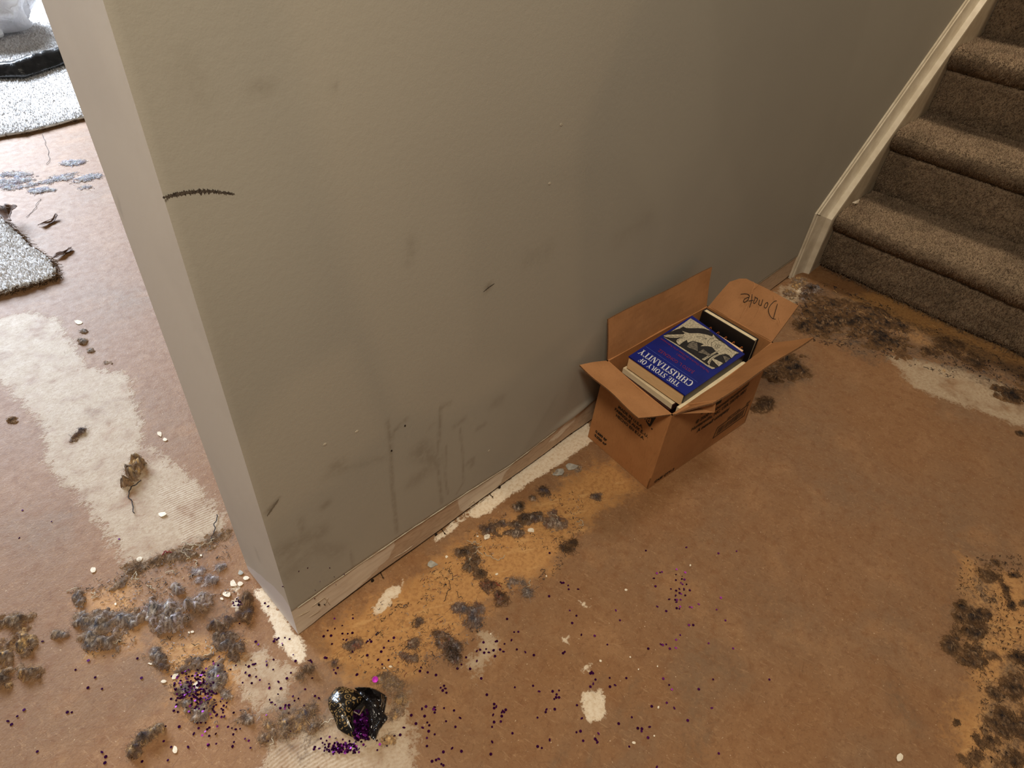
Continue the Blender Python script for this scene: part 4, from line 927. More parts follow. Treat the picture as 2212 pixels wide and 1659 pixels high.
felt('small dark tuft above the long felt streak', [(1122,1094,14,10), (1150,1078,8,6)], ['vdark', 'grey'], .005, 180, .018, G2)
felt('thin grey lint at the box end of the wall', [(1245,1012,12,8), (1212,1020,20,9)], ['grey', 'tan'], .003, 200, .014, G2, dens=.8)
felt('dark fuzzy felt mat beside the box flap', [(1694,790,56,34,10), (1720,812,34,18), (1668,808,28,20)], ['vdark', 'vdark', 'brown'], .012, 2000, .03, G3)
felt('small dark felt tuft against the box side', [(1644,880,26,20), (1660,872,14,14)], ['vdark', 'vdark', 'brown'], .012, 900, .026, G3)
felt('blue grey felt lump at the stair trim foot', [(1752,630,20,15), (1738,640,12,10)], ['vdark', 'blue'], .010, 600, .026, G3)
felt('wide dark wool mat on the floor in front of the stairs', [(1800,655,44,18,18), (1840,692,84,40,18), (1900,730,76,30,25), (1780,692,60,34,15), (1900,690,60,20,24), (1735,705,26,18), (1950,706,36,12,24)], ['vdark', 'vdark', 'brown'], .008, 4200, .034, G3, dens=.95, res=.005)
felt('dark wool strip under the stair edge', [(2056,752,48,16,24), (2012,758,26,14), (2105,784,34,11,24)], ['vdark', 'vdark', 'brown'], .008, 1800, .034, G3, dens=1.0, res=.005)
felt('dark wool patch at the right edge below the stairs', [(2186,850,44,18,12), (2150,838,20,10), (2216,826,20,20)], ['vdark', 'vdark', 'brown'], .008, 1000, .034, G3, res=.005)
felt('loose straw coloured threads by the stair trim', [(1722,612,26,12,-30), (1704,636,16,10)], ['tan', 'grey'], .004, 700, .026, G3, dens=.7)
felt('black crumb of felt cut by the right edge of the view', [(2206,936,12,7)], ['vdark', 'vdark', 'brown'], .007, 80, .02, G3)
felt('brown torn felt scrap with a thin tail on the right floor', [(2134,1236,24,20), (2150,1216,24,7,8), (2172,1276,8,26,-25), (2184,1310,8,12)], ['vdark', 'brown'], .006, 520, .022)
felt('dark matted felt patch on the right floor', [(2076,1320,20,24), (2110,1330,30,14), (2100,1365,44,20), (2058,1395,24,20,30), (2096,1410,42,26,15), (2140,1420,30,14), (2120,1430,26,16)], ['vdark', 'brown'], .008, 1700, .022)
felt('streaky dark felt in the lower right corner', [(2190,1480,28,34,35), (2170,1560,46,30,35), (2140,1600,40,24,35), (2190,1640,40,34), (2100,1640,30,20), (2200,1420,22,14), (2150,1500,22,10,35), (2210,1560,20,40)], ['vdark', 'brown'], .006, 2200, .022, dens=.72)
felt('black oval lint pellet near the lower right corner', [(2062,1562,12,7,-20)], ['vdark', 'brown'], .008, 60, .01)
felt('round black lint pellet near the lower right corner', [(2026,1582,6,5)], ['vdark', 'brown'], .008, 30, .006)
felt('dark flecks beside the torn scrap on the right floor', [(2192,1242,12,6), (2210,1304,8,7), (2158,1362,7,6), (2148,1296,10,4,15)], ['vdark', 'brown'], .005, 160, .01)
felt('scrap of carpet backing with a dark thread on the pale patch', [(300,1000,16,22,35), (286,1024,16,16), (272,1042,14,12)], ['tan', 'brown', 'grey'], .022, 500, .018)
felt('small grey lint ball on the pale patch', [(160,945,14,9,-20), (176,932,9,6,-30)], ['blue', 'dark'], .012, 200, .018)
felt('pale brown lint speck at the left edge', [(28,908,11,7)], ['brown'], .008, 80, .012)
felt('grey crumb trail on the far edge of the pale patch', [(178,738,10,6), (196,757,9,5), (230,783,14,6,10), (182,716,8,4), (140,762,12,3,-10)], ['blue', 'grey'], .008, 160, .016, dens=1.2)
felt('band of pale blue lint on the floor of the next room', [(160,352,26,5,-8), (190,385,30,6,-12), (130,385,36,7,-12), (60,392,44,10), (20,400,40,12), (90,412,30,5), (30,378,36,6), (185,405,26,5)], ['sky', 'light'], .004, 2000, .035, res=.006, frad=.0005, dens=.7, rough=.8)

def crumbs(label, poly, n_, pal, ln=.007, rad=.0004):
    B = np.array(fpoly(poly)); lo, hi = B.min(0), B.max(0); P = lo+rf.random((n_*3, 2))*(hi-lo); P = P[(sdpoly(P[:, 0], P[:, 1], B) > 0) & (fbm(P[:, 0], P[:, 1], .05, 404) > .47)][:n_]
    P3 = np.concatenate([P, np.full((len(P), 1), .0014)], 1); cs_ = np.concatenate([PALL[k] for k in pal]); c = P.mean(0)
    V, F, C_ = fibres(len(P), P3, ln, rad, rf, cs_[rf.integers(0, len(cs_), len(P))], 1.6, .002, .0006, 4)
    o = mesh('lint_crumbs', V-np.array([*c, 0]), F, MAT['fibre'], None, False, C_); o.location = (*c, 0); tag(o, label, 'lint', kind='stuff')
crumbs('fine lint and thread bits strewn over the ochre glue along the wall', [(700,1400),(820,1300),(960,1215),(1060,1120),(1180,1060),(1260,1060),(1260,1170),(1180,1260),(1060,1340),(980,1430),(820,1470)], 900, ['vdark', 'dark', 'blue', 'red', 'tan'])
crumbs('fine lint bits strewn left of the wall corner', [(150,1270),(300,1220),(480,1160),(510,1240),(540,1330),(520,1440),(560,1560),(420,1570),(320,1420),(180,1420)], 800, ['grey', 'blue', 'light', 'tan', 'vdark'])
crumbs('fine dark lint bits strewn over the lower right floor', [(2080,1200),(2212,1200),(2212,1659),(2080,1659),(2120,1500),(2050,1400)], 700, ['vdark', 'brown'])
crumbs('fine dark wool bits strewn in front of the stairs', [(1690,640),(1780,610),(1990,690),(2212,790),(2212,870),(2000,800),(1900,770),(1760,740)], 800, ['vdark', 'dark', 'tan'], .012, .0006)

# ------------------------------------------------------------------ threads, chips, nails
def strand(name, label, pts, rad, mat, group=None, cat='thread', z=.0012):
    P = np.array([fl(*p) for p in pts]); t = np.linspace(0, len(P)-1, 6*len(P)); Q = np.stack([np.interp(t, range(len(P)), P[:, i]) for i in range(3)], 1)
    for _ in range(4): Q[1:-1] = Q[:-2]*.25+Q[1:-1]*.5+Q[2:]*.25
    tg = np.gradient(Q, axis=0); tg /= np.linalg.norm(tg, axis=1)[:, None]+1e-9; Q[:, :2] += np.stack([-tg[:, 1], tg[:, 0]], 1)*(.0016*np.sin(t*5.1+pts[0][0])+.001*np.sin(t*9.3))[:, None]
    Q[:, 2] = z+.002*np.abs(np.sin(t*1.3)); c = Q.mean(0); c[2] = 0
    V, F = tube(Q, rad, 5); o = mesh(name, V-c, F, mat, None, True); o.location = c; return tag(o, label, cat, group)
PALE = simple('pale_string', (206, 192, 166), (176, 160, 134), 400, .8); DARKT = simple('dark_thread', (40, 38, 44), (58, 52, 52), 400, .8); REDT = simple('red_thread', (132, 44, 40), None, 300, .8)
GT = 'pale threads by the wall corner'; GD = 'dark threads along the wall'
for pts in [[(385,1180),(396,1172),(410,1176),(420,1184),(408,1190),(394,1186),(400,1178)], [(405,1176),(422,1180),(440,1178),(456,1172),(462,1164)], [(392,1186),(400,1200),(410,1204),(404,1210)], [(288,1246),(298,1234),(292,1250),(300,1252),(284,1254)],
            [(420,1210),(428,1216),(420,1228),(426,1236)], [(145,1280),(158,1272),(172,1274)], [(358,1240),(368,1234),(376,1238)], [(318,1264),(326,1270),(336,1274)], [(196,1284),(208,1280),(200,1294),(212,1290)], [(440,1420),(456,1412),(460,1400),(448,1394)],
            [(420,1560),(430,1548),(436,1530)], [(460,1490),(468,1482),(480,1474)], [(232,1402),(250,1390),(264,1384)], [(446,1462),(452,1478),(458,1480)], [(585,1592),(592,1600),(586,1612)], [(690,1570),(706,1560),(722,1554)]]:
    strand('pale_thread', 'short curly pale thread lying among lint at the wall corner', pts, .0007, PALE, GT)
for pts in [[(1010,1168),(1018,1176),(1026,1170),(1034,1178)], [(1020,1180),(1030,1186),(1040,1180)], [(1010,1214),(1018,1206),(1014,1226)], [(1046,1195),(1060,1206),(1080,1212),(1090,1200)], [(1246,1130),(1254,1124),(1262,1134),(1250,1136)], [(1130,1275),(1142,1268),(1146,1254)], [(1190,1108),(1200,1116),(1212,1122)], [(1022,1196),(1034,1192),(1042,1200)]]:
    strand('pale_thread', 'short pale thread curled on the dark wool patch along the wall', pts, .0007, PALE, 'pale threads along the wall')
for pts in [[(968,1228),(972,1240),(980,1244),(976,1252)], [(968,1255),(974,1266),(968,1280),(958,1300)], [(986,1278),(990,1290),(1000,1294)], [(852,1312),(862,1308),(866,1316),(874,1308),(882,1310)], [(1012,1350),(1024,1348),(1034,1342)], [(1030,1360),(1040,1352),(1036,1344)], [(1168,1234),(1172,1230),(1178,1236),(1170,1240)], [(1210,1170),(1216,1188),(1222,1204)], [(984,1320),(996,1312),(1010,1316),(1024,1310)], [(842,1332),(848,1324)], [(1140,1118),(1156,1108),(1166,1110)], [(888,1398),(872,1402)], [(930,1408),(940,1420)]]:
    strand('dark_thread', 'short dark curly thread in the ochre glue along the wall', pts, .0005, DARKT, GD)
strand('dark_thread', 'long straight dark thread trailing from the backing scrap on the pale patch', [(306,1038),(290,1050),(276,1064),(284,1084),(292,1110)], .0009, DARKT)
strand('dark_thread', 'upright dark wire of thread on the pale patch behind the corner', [(470,1112),(466,1130),(462,1152),(456,1170)], .0009, DARKT)
strand('dark_thread', 'black thread curled beside the confetti heap', [(412,1525),(418,1516),(430,1512),(436,1516)], .0008, DARKT)
strand('dark_thread', 'dark thread across the lint strewn with confetti', [(410,1421),(424,1424),(440,1426),(452,1424)], .0008, DARKT)
strand('hair_strand', 'thin dark hair lying across the floor of the next room', [(92,290),(98,310),(104,325),(108,345),(102,356)], .0006, DARKT, cat='hair', z=.0008)
strand('hair_strand', 'thin dark hair beside the lint band in the next room', [(88,430),(80,442),(74,455),(56,470)], .0006, DARKT, cat='hair', z=.0008)
strand('red_thread', 'red thread tail of the dark blue wool clump', [(976,1396),(986,1404),(992,1418),(982,1432)], .0011, REDT)
strand('red_thread', 'red thread in the lint strip on the ochre glue', [(1060,1262),(1074,1262),(1082,1270)], .0009, REDT)
strand('red_thread', 'red fluff thread on the grey film behind the corner', [(350,1200),(360,1192),(372,1196)], .0012, REDT)
def chip(label, px, py, w, hgt, rot=0, mat='chip', group=None, name='paint_chip', cat='paint chip', thick=.0008, k=7):
    a = math.radians(rot); pts = []
    for i in range(k):
        t = 6.283*i/k; r_ = .6+.6*rf.random(); x, y = w*r_*math.cos(t), hgt*r_*math.sin(t); pts.append(fl(px+x*math.cos(a)-y*math.sin(a), py+x*math.sin(a)+y*math.cos(a)))
    c = np.mean(pts, 0); P = np.array(pts)-c
    tl = rf.normal(0, .06, 2); V, F = radial(P[:, :2], 2, lambda x, y, t: thick+.0006+tl[0]*x+tl[1]*y+0*t, 16, thick)
    V[:, 2] -= V[:, 2].min()-.0004
    o = mesh(name, V, F, MAT[mat]); o.location = c; return tag(o, label, cat, group)
for a in [('large white plaster chip among the purple confetti', 426,1480,9,14,30), ('oval white plaster chip left of the confetti heap', 378,1461,10,6,-30), ('small white chip left of the oval plaster chip', 354,1472,6,4), ('pair of tiny white flakes by the blue lint', 327,1434,8,3,-5),
          ('square white plaster chip beside the wall corner', 503,1262,9,10,20), ('round cream chip next to the square plaster chip', 519,1261,7,6), ('long cream chip touching the wall end', 531,1249,8,5), ('white crumbly chip behind the brown strip', 490,1284,11,8,10), ('tiny white chip left of the brown strip', 480,1294,5,3,40),
          ('white chip on the grey felt film behind the corner', 302,1207,9,6,-20), ('pale yellow pebble chip by the black lint pellet', 201,1232,8,6), ('white chip on the pale patch behind the corner', 351,1112,9,6), ('white chip above the lint roll on the pale patch', 345,938,7,6,60), ('small white chip near the wall end on the floor', 356,950,5,4),
          ('white flake at the far rim of the pale patch', 171,697,10,5), ('white flake by the left bottom edge, below the yarn wedge', 378,1620,7,9), ('yellowish chip in the grey lint pile', 376,1268,7,8), ('white blob chip in the long dark felt streak', 1051,1161,8,6,-30), ('cream chip on the dark streak by the wall', 1148,1146,8,6),
          ('cream chip with a tail near the bottom right', 1943,1637,8,9,20), ('white chip caught between stair carpet and trim', 1848,437,1,1)][:20]:
    chip(a[0], a[1], a[2], a[3], a[4], a[5] if len(a) > 5 else 0)
for (x, y, w, h_) in [(1032,1159,3,3), (965,1203,3,4), (1073,1241,4,3), (1352,1275,4,3), (1491,1221,2,3), (1180,1245,2,2), (844,1441,4,3), (830,1444,2,2), (416,1365,4,3), (434,1200,3,3), (250,1305,3,3), (409,1367,3,3), (1297,1428,4,3), (1060,1370,2,2), (1361,1420,2,2), (1420,1440,2,2), (1379,1446,2,2), (1422,1528,3,3), (1369,1605,5,3), (1413,1590,2,2)]:
    chip('tiny cream paint speck scattered on the floor', x, y, w, h_, 0, 'chip', 'cream paint specks', 'paint_speck', 'paint speck', .0008, 6)
for lb, x, y, w, h_ in [('grey plaster flake by the wall end', 520,1238,7,6), ('grey flat flake nearest the box on the wall side', 1206,1022,14,9), ('grey flat flake between wall and box', 1232,1008,16,8), ('grey smear flake below the wall strip', 934,1220,12,8)]: chip(lb, x, y, w, h_, 0, 'chipg', None, 'plaster_flake', 'plaster flake', .0008)
p = wl(1848, 437, -.042); V, F = slab([wl(1841,438,-.044), wl(1848,440,-.05), wl(1854,439,-.052), wl(1857,431,-.05)], (0, .3, 1), .0015)
tag(mesh('paint_chip', V, F, MAT['chip']), 'white chip caught between stair carpet and trim', 'paint chip')
for lb, a, c in [('bent finishing nail in the bare strip, nearest the corner', (820,1238), (832,1248)), ('bent finishing nail in the bare strip, middle one', (953,1144), (962,1152)), ('finishing nail low in the bare strip, nearest the box', (1056,1066), (1062,1074)), ]:
    A_ = wl(*a); P = np.array([[A_[0]+.004, .004, A_[2]-.004], [A_[0]+.001, -.004, A_[2]-.001], [A_[0]-.002, -.014, A_[2]+.003]])
    pr_ = [tube(P, .0009, 6)]; hd = unit(P[2]-P[1]); pr_.append(tube([P[2], P[2]+hd*.0012], .0017, 8)); V, F = join(pr_); c_ = P.mean(0)
    nl = tag(empty('finishing_nail', c_), lb, 'nail'); V1, F1 = pr_[0]; part(nl, 'shank', V1, F1, MAT['steel'], True); V1, F1 = pr_[1]; part(nl, 'head', V1, F1, MAT['steel'])
e_ = xl(617, 1340); nl = tag(empty('finishing_nail', e_), 'rusty nail stub in the white wall end', 'nail')
V, F = tube([e_+[.003, 0, 0], e_-[.010, .002, -.004]], .0012, 6); part(nl, 'shank', V, F, MAT['steel'], True); V, F = tube([e_-[.010, .002, -.004], e_-[.0112, .002, -.0045]], .0024, 8); part(nl, 'head', V, F, MAT['steel'])
o = disc_on_wall('glue_dot', 700, 1305, .001, dark)

# ------------------------------------------------------------------ purple confetti
t = NT('purple_foil'); n = t.noise(300, 2); t.b.inputs['Metallic'].default_value = .85
FOIL = t.out(t.mix(t.step(n, .4, .6), lin((74, 14, 76)), lin((56, 10, 62))), .3)
def flake_mesh(name, r_, sx=1.0):
    top = [(r_*sx*math.cos(a), r_*math.sin(a), .0003) for a in np.linspace(0, 6.283, 9)[:-1]]; bot = [(x, y, 0) for x, y, _ in top]
    me = bpy.data.meshes.new(name); me.from_pydata(top+bot, [], [tuple(range(8)), tuple(range(15, 7, -1))]+[(i, 8+i, 8+(i+1) % 8, (i+1) % 8) for i in range(8)]); me.materials.append(FOIL); return me
FM = [flake_mesh('confetti', .0019), flake_mesh('confetti', .0022), flake_mesh('confetti', .0017, 1.7), flake_mesh('confetti', .0026)]
ra = np.random.default_rng(99); pos = []
def zl(x0, y0, sc, L_): return [(x0+a*sc, y0+b_*sc) for a, b_ in L_]
pos += zl(1060, 1180, .2893, [(440,52),(1158,34),(1460,10),(1700,54),(1835,38),(522,270),(532,276),(543,274),(578,294),(582,322),(652,322),(436,375),(590,481),(640,520),(608,575),(122,544),(175,642),(206,640),(155,702),(46,710),(24,776),(70,772),(95,788),(32,823),(103,730),(195,772),(258,792),(322,814),(540,800),(552,790),(677,662),(776,670),(870,736),(965,554),(934,480),(1240,203),(1264,197),(1278,193),(1218,241),(1230,300),(1345,320),(1387,174),(1452,197),(1446,250),(1420,275),(1432,285),(1408,320),(1384,333),(1442,318),(1486,330),(1380,370),(1410,350),(1422,357),(1452,368),(1332,397),(1378,402),(1390,402),(1418,400),(1386,418),(1388,464),(1408,468),(1414,452),(1243,452),(1310,485),(1485,455),(1500,458),(1553,434),(1718,386),(1686,475),(1752,555),(1480,590),(1512,590),(1415,664),(1384,700),(1270,734),(1285,738),(1310,734),(1337,766),(1382,760),(1176,766),(1626,726),(1810,764),(752,940),(762,950),(744,950),(782,997),(765,1028),(744,1050),(888,984),(1012,986),(928,1038),(890,1050),(180,1055),(316,1043),(361,1085),(462,1085),(510,1078),(492,1108),(488,1130),(510,1130),(474,1142),(410,1240),(416,1220),(478,1218),(349,1281),(26,1180),(42,1198),(26,1210),(90,1228),(100,1240),(84,1240),(112,1222),(82,1270),(75,1310),(18,1260),(25,1314),(10,1350),(644,1188),(680,1286),(955,1326),(1053,1278),(1314,1170),(1370,1210),(1202,1196),(1332,1037),(1352,1071),(1288,990),(1553,1069),(1660,996),(2080,996),(1650,1209),(1470,1302),(640,1390),(670,1382),(804,1400),(780,1440),(790,1452),(690,1454),(796,1466),(1098,1360),(1128,1364),(1126,1382),(1186,1350),(1174,1431),(1034,1497),(1702,1548),(440,1448),(350,1496),(381,1508),(162,1398),(1240,1650)])
pos += zl(500, 1180, .2888, [(1215,686),(1175,710),(1140,760),(1120,790),(905,650),(870,655),(830,655),(860,703),(745,670),(720,632),(690,675),(1085,660),(1095,650),(1035,700),(1020,710),(1010,720),(1045,715),(700,835),(712,838),(905,790),(940,960),(935,965),(795,912),(780,950),(1016,817),(1128,885),(1175,852),(1095,850),(1410,935),(1418,908),(1468,945),(1530,965),(1690,915),(1720,886),(1755,833),(1835,785),(1885,720),(1975,715),(1960,780),(1925,795),(1890,798),(1905,770),(1860,775),(1835,860),(1785,918),(1868,990),(1590,1045),(1600,1065),(1580,1080),(1565,1060),(1608,1097),(1520,1205),(1512,1220),(1525,1225),(1520,1245),(1425,1218),(1455,1200),(1590,1212),(1665,1230),(1345,1265),(1445,1272),(1465,1320),(1480,1340),(1430,1358),(1475,1385),(1520,1408),(1380,1328),(1290,1358),(1262,1412),(1462,1435),(1462,1496),(1650,1512),(1720,1535),(1585,1540),(1530,1600),(1550,1592),(1500,1610),(1570,1630),(1585,1640),(1950,1465),(1940,1556),(1605,1310),(1675,1352),(1710,1285),(1910,1112),(325,695),(340,700),(318,712),(182,715),(180,880),(170,885),(265,890),(130,900),(445,948),(415,990),(352,1015),(135,968),(185,978),(590,855),(600,868),(480,860),(430,1190),(405,1190),(300,1170),(370,1065),(285,1057),(625,1122),(655,1138)])
pos += zl(0, 1080, .349, [(140,65),(320,135),(738,243),(265,877),(548,995),(468,1052),(851,982),(876,1103),(545,1163),(632,1170),(590,1100),(120,236),(150,1300),(108,1340),(72,1390),(50,1370),(418,1315),(445,1315),(232,1558),(632,1562),(655,1590),(650,1628),(880,1620),(1165,1530),(1290,1518),(1040,1612),(1440,1525),(1200,1448),(1110,1405),(1060,1530),(1575,440),(1640,640),(1660,660)])
nm_ = len(pos)
def clus(x, y, sx, sy, n_): return [(x+ra.normal(0, sx), y+ra.normal(0, sy)) for _ in range(n_)]
extra = clus(425,1492,28,26,70)+clus(400,1475,20,14,25)+clus(450,1530,26,16,30)+clus(480,1580,40,22,25)+clus(500,1420,30,50,20)+clus(620,1500,50,60,45)+clus(520,1300,8,8,8)+clus(760,1600,50,14,30)+clus(700,1340,36,20,12)+clus(1465,1270,12,16,6)
big = [p for p in pos+extra if p[1] < 1659]
def behind_wall(p):
    q = fl(*p); return q[0] > -.004 and q[1] > -.004
big = [p for p in big if not behind_wall(p)]
ind = big[:300]; rest = big[300:]
for k, p in enumerate(ind):
    q = fl(*p); o = bpy.data.objects.new('confetti', FM[k % 4 if k % 7 else 3]); COL.objects.link(o); o.location = (q[0], q[1], .0006+.0002*(k % 3)); o.rotation_euler = (ra.normal(0, .07), ra.normal(0, .07), ra.random()*6.28)
    sc_ = .8 if np.linalg.norm(q[:2]-CAM[:2]) > 1.1 else 1.0; o.scale = (sc_, sc_, sc_)
    
    if p[0] < 600: z_ = 'left of the wall corner'
    elif p[0] < 905: z_ = 'around the torn packet'
    elif p[0] < 1160: z_ = 'on bare board right of the torn packet'
    elif p[0] < 1400: z_ = 'around the white paint splotch'
    else: z_ = 'out on the open floor below the box'
    tag(o, 'tiny purple foil confetti dot '+z_, 'confetti', 'purple confetti dots '+z_)
def flakes_stuff(parent, name, pts3, rmin, rmax, tilt):
    V = []; F = []
    for q in pts3:
        r_ = rmin+(rmax-rmin)*ra.random(); e = Matrix.Rotation(ra.random()*6.28, 3, 'Z') @ Matrix.Rotation(ra.normal(0, tilt), 3, 'X') @ Matrix.Rotation(ra.normal(0, tilt), 3, 'Y'); b_ = len(V)
        for a in np.linspace(0, 6.283, 7)[:-1]: V.append(np.array(e @ Vector((r_*math.cos(a), r_*math.sin(a), 0)))+q)
        F.append(tuple(range(b_, b_+6)))
    return mesh(name, np.array(V)-origin(parent) if parent else V, F, FOIL, parent)
pile = [(*zp(870+ra.random()*220, 850+ra.random()*420)[:2], .006+.012*ra.random()) for _ in range(260)]
tag(flakes_stuff(pk, 'confetti_fill', pile, .0018, .0028, .7), 'purple confetti spilling from the open packet', kind='stuff')
loose = [(*fl(*p)[:2], .0012) for p in rest if not behind_wall(p)]+[(*fl(735+ra.normal(0, 20), 1617+ra.normal(0, 6))[:2], .001+.004*ra.random()) for _ in range(120)]+[(*fl(425+ra.normal(0, 24), 1490+ra.normal(0, 24))[:2], .004+.006*ra.random()) for _ in range(160)]+[(*fl(515+ra.normal(0, 5), 1304+ra.normal(0, 5))[:2], .005) for _ in range(14)]
lo_ = flakes_stuff(None, 'loose_confetti', loose, .0016, .0024, .35); tag(lo_, 'drifts of purple foil confetti heaped on the lint and below the packet', 'confetti', kind='stuff')
for p in [(644,1232),(663,1225),(710,1225),(690,1254),(720,1244),(742,1239),(679,1273),(724,1261),(678,1291),(609,1265)]:
    q = wl(*p); o = bpy.data.objects.new('confetti', FM[0]); COL.objects.link(o); o.location = (q[0], -.0026, q[2]); o.rotation_euler = (math.pi/2, 0, ra.random()*6); o.scale = (.8,)*3
    tag(o, 'tiny purple confetti dot stuck to the wall near the corner', 'confetti', 'confetti dots on the wall')
# one big shiny confetti disc
o = mesh('confetti_disc', *radial([(.0055*math.cos(a), .0055*math.sin(a)) for a in np.linspace(0, 6.283, 13)[:-1]], 2, lambda x, y, t: .0012-.0004*t+0*x, 16, .0006), simple('pink_foil', (214, 60, 206), (190, 44, 186), 300, .3, metal=.3)); o.location = fl(811, 1471); o.location.z = .006; o.rotation_euler = (.1, -.15, 0)
tag(o, 'large bright pink confetti disc beyond the torn packet', 'confetti')

# ------------------------------------------------------------------ next room: carpet pieces, leaves, bags
rc_ = np.random.default_rng(3)
LC = np.array([lin((236, 233, 230)), lin((222, 217, 214)), lin((243, 241, 240)), lin((204, 197, 192))]); BRN = np.array([lin((110, 84, 60)), lin((84, 62, 44)), lin((140, 112, 84))])
PADM = simple('carpet_backing', (126, 98, 68), (86, 64, 44), 90, .9, .6, .004)
def carpet(label, outline, z, n, name='carpet_piece', ragged=.006):
    B = smooth_outline([p[:2] for p in outline], 160); B = B+(rc_.random(B.shape)-.5)*ragged; c = B.mean(0)
    root = tag(empty(name, (*c, 0)), label, 'carpet')
    V, F = radial(B, 14, lambda x, y, t: z+.006*(fbm(x, y, .03, 7)-.5)+.004*(fbm(x, y, .2, 8)-.5)-(.004 if t > .99 else 0), 160, .006)
    cc = LC[rc_.integers(0, 4, len(V))]*(.85+.3*fbm(V[:, 0], V[:, 1], .05, 12)[:, None]); ob = part(root, 'pile_face', V, F, MAT['pile'], True, cc)
    V, F = radial(c+(B-c)*.997, 2, lambda x, y, t: z-.006+0*x, 160, z-.007); part(root, 'backing', V, F, PADM)
    lo, hi = B.min(0), np.minimum(B.max(0), [1.3, 5.2]); P = lo+rc_.random((n*2, 2))*(hi-lo); ins = sdpoly(P[:, 0], P[:, 1], B) > 0; P = P[ins][:n]
    P3 = np.concatenate([P, np.full((len(P), 1), z)], 1); V, F, C_ = tufts(P3, np.tile([0, 0, 1.], (len(P), 1)), .007, .0045, (0, 0, 0), rc_, LC[rc_.integers(0, 4, len(P))]*(.8+.4*rc_.random(len(P)))[:, None])
    tag(part(ob, 'carpet_pile', V, F, MAT['pile'], False, C_*1.15), kind='stuff')
    m_ = 1500; q = B[rc_.integers(0, len(B), m_)]; P3 = np.concatenate([q+rc_.normal(0, .004, q.shape), (.003+rc_.random((m_, 1))*z)], 1)
    V, F, C_ = fibres(m_, P3, .016, .0008, rc_, BRN[rc_.integers(0, 3, m_)], .6, .004); tag(part(root, 'frayed_edge', V, F, MAT['fibre'], False, C_), kind='stuff')
    return root
f0, f1 = fl(-60,314), fl(240,248)
far = [f0, fl(0,300), fl(60,291), fl(120,276), fl(165,264), f1, np.array([1.9, 4.4, 0]), np.array([1.6, 6.4, 0]), np.array([-.6, 6.0, 0])]
carpet('pale carpet remnant lying under the bags in the next room', [np.asarray(p) for p in far], .018, 60000)
carpet('small pale carpet scrap with a frayed corner at the left edge', [fl(*p) for p in [(-70,470),(-10,468),(22,498),(50,520),(70,545),(100,560),(122,590),(118,604),(80,618),(40,630),(0,640),(-70,655)]], .016, 5000, ragged=.010)
def leaf(label, pts, h, z, mat='leaf'):
    P = [fl(*p, z) for p in pts]; c = np.mean(P, 0); B = np.array(P)-c; s_ = int(rc_.integers(0, 99))
    V, F = radial(B[:, :2], 5, lambda x, y, t: h*(.3+1.2*fbm(x, y, .03, s_))*(.4+.6*t), 40, .0008); V[:, 2] -= V[:, 2].min()-.0006
    root = tag(empty('dry_leaf', (c[0], c[1], z)), label, 'leaf'); mesh('blade', V, F, MAT[mat], root, True)
    a, b_ = B[0], B[len(B)//2]; V, F = tube([a*1.15+[0, 0, h*.4], a*.4+[0, 0, h*.8], b_*.5+[0, 0, h*.8], b_*.9+[0, 0, h*.9]], .0011, 5); mesh('midrib', V, F, MAT['leaf'], root, True)
leaf('crumpled brown leaf on the corner of the small carpet scrap', [(2,452),(12,449),(20,456),(30,450),(42,452),(32,462),(24,474),(30,486),(16,490),(8,478),(0,470)], .03, .030)
leaf('dry brown leaf lying right of the small carpet scrap', [(114,563),(122,553),(132,547),(142,545),(150,537),(160,540),(152,548),(146,550),(138,556),(126,560)], .014, .0)
leaf('broken leaf bits between the carpet scrap and the lint band', [(86,488),(98,484),(110,480),(124,468),(128,472),(118,482),(104,488),(94,492)], .012, .0)
# black plastic sheet lying folded on the remnant
bs = [fl(*p, .02) for p in [(-60,180),(0,176),(30,172),(56,177),(90,163),(128,151),(190,128),(180,116),(118,120),(60,128),(0,134),(-60,140)]]
B = np.array(bs)[:, :2]; cB = B.mean(0)
fr, bk_ = np.array([fl(*p, .02)[:2] for p in [(-60,178),(0,175),(56,175),(128,150),(200,126)]]), None
us = np.linspace(0, 1, 60); fx = np.stack([np.interp(us, np.linspace(0, 1, 5), fr[:, i]) for i in range(2)], 1); rows = []
dirn = unit(np.array([fr[-1][0]-fr[0][0], fr[-1][1]-fr[0][1], 0])); back = np.array([-dirn[1], dirn[0]]); back = back if back[1] > 0 else -back
for k, (dd, zz) in enumerate([(.0, .03), (.008, .04), (.016, .058), (.028, .078), (.05, .084), (.08, .08), (.11, .068), (.14, .05), (.16, .03)]):
    w_ = .020*(fbm(us, us*0+k*.3, .12, 44)-.5)+.012*(fbm(us, us*0+k*.21, .04, 47)-.5); rows.append(np.stack([fx[:, 0]+back[0]*dd, fx[:, 1]+back[1]*dd, np.maximum(zz+.008+w_*(0 if k in (0, 8) else 1.0), .038)], 1))
V = np.concatenate(rows); cs_ = V.mean(0); cs_[2] = .0
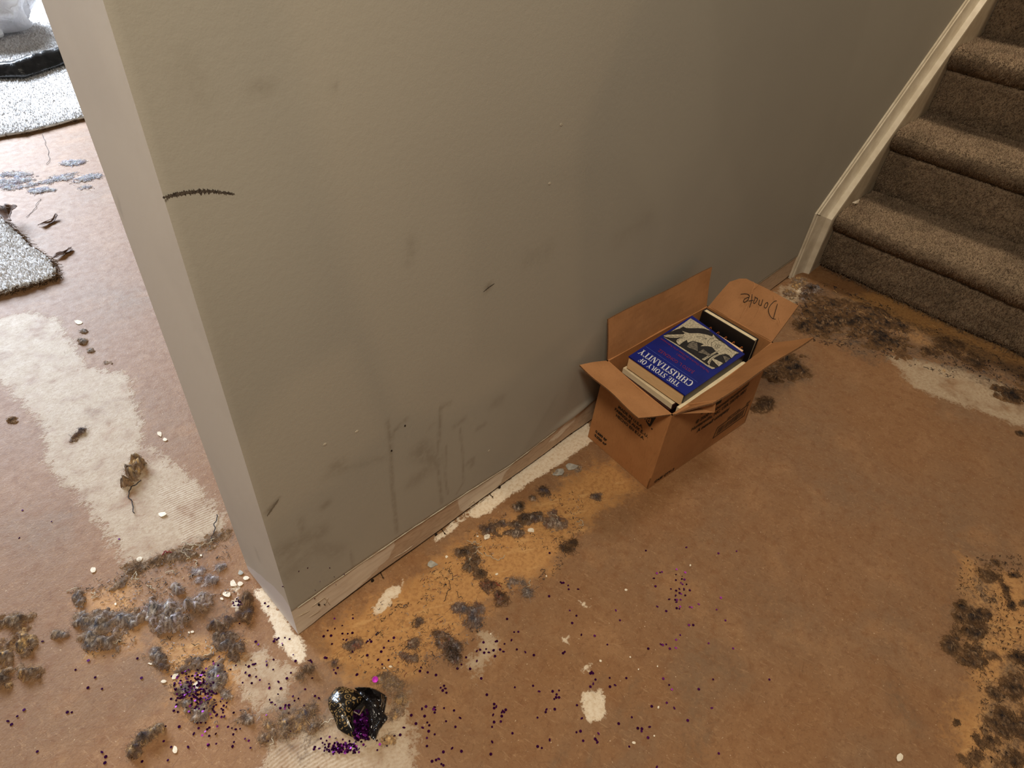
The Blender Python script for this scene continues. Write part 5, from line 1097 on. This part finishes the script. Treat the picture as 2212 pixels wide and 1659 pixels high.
o = mesh('plastic_sheet', V-cs_, gridfaces(9, 60), film('black_sheet', (22, 21, 20), (34, 32, 30), .22), None, True); o.location = cs_; tag(o, 'folded black plastic sheet lying on the carpet in the next room', 'plastic sheet')
sm_ = o.modifiers.new('thickness', 'SOLIDIFY'); sm_.thickness = .002; sm_.offset = 1
# white plastic bag
bc = fl(18, 62, .02)
def bag_mesh():
    nu, nv = 90, 46; V = []
    for j in range(nv):
        ph = math.pi*(j/(nv-1)-.5)
        for i in range(nu):
            th_ = 2*math.pi*i/nu; cr = math.copysign(abs(math.cos(ph))**.45, 1); z_ = .16*(math.copysign(abs(math.sin(ph))**.7, ph)+1)
            w_ = .05*(float(vnoise(math.cos(th_)*2+9, z_*7+math.sin(th_)*2, .45, 77))-.5)+.05*abs(float(vnoise(math.cos(th_)*3+z_*4, math.sin(th_)*3+z_*3, .38, 81))-.5)
            r_ = (.30+w_*2.2)*cr; V.append((r_*math.cos(th_)*1.15, r_*math.sin(th_), z_+.02*(float(vnoise(math.cos(th_)*2, math.sin(th_)*2, .5, 5))-.5)*(j/nv)))
    V = np.array(V); V[:, 2] -= V[:, 2].min(); V[:nu, 2] = 0
    F = [(j*nu+i, j*nu+(i+1) % nu, (j+1)*nu+(i+1) % nu, (j+1)*nu+i) for j in range(nv-1) for i in range(nu)]
    return V, F
bt = NT('thin_white_plastic'); bt.b.inputs['Transmission Weight'].default_value = .15; bt.out(bt.mix(bt.step(bt.noise(6, 3), .4, .6), lin((240, 238, 236)), lin((226, 224, 226))), .38, bt.noise(14, 4, dist=1.2), .8, .03)
V, F = bag_mesh(); bo_ = fl(100, 90, .021); root = tag(empty('plastic_bag', (bo_[0]-.30, bo_[1]+.30, .033)), 'crumpled white plastic bag standing on the carpet in the next room', 'bag')
mesh('bag_body', V, F, bt.m, root, True)
V, F = tube([(-.05, -.05, .30), (-.06, -.12, .40), (0, -.14, .44), (.06, -.1, .40), (.05, -.04, .30)], .012, 8); mesh('handle', V, F, bt.m, root, True)
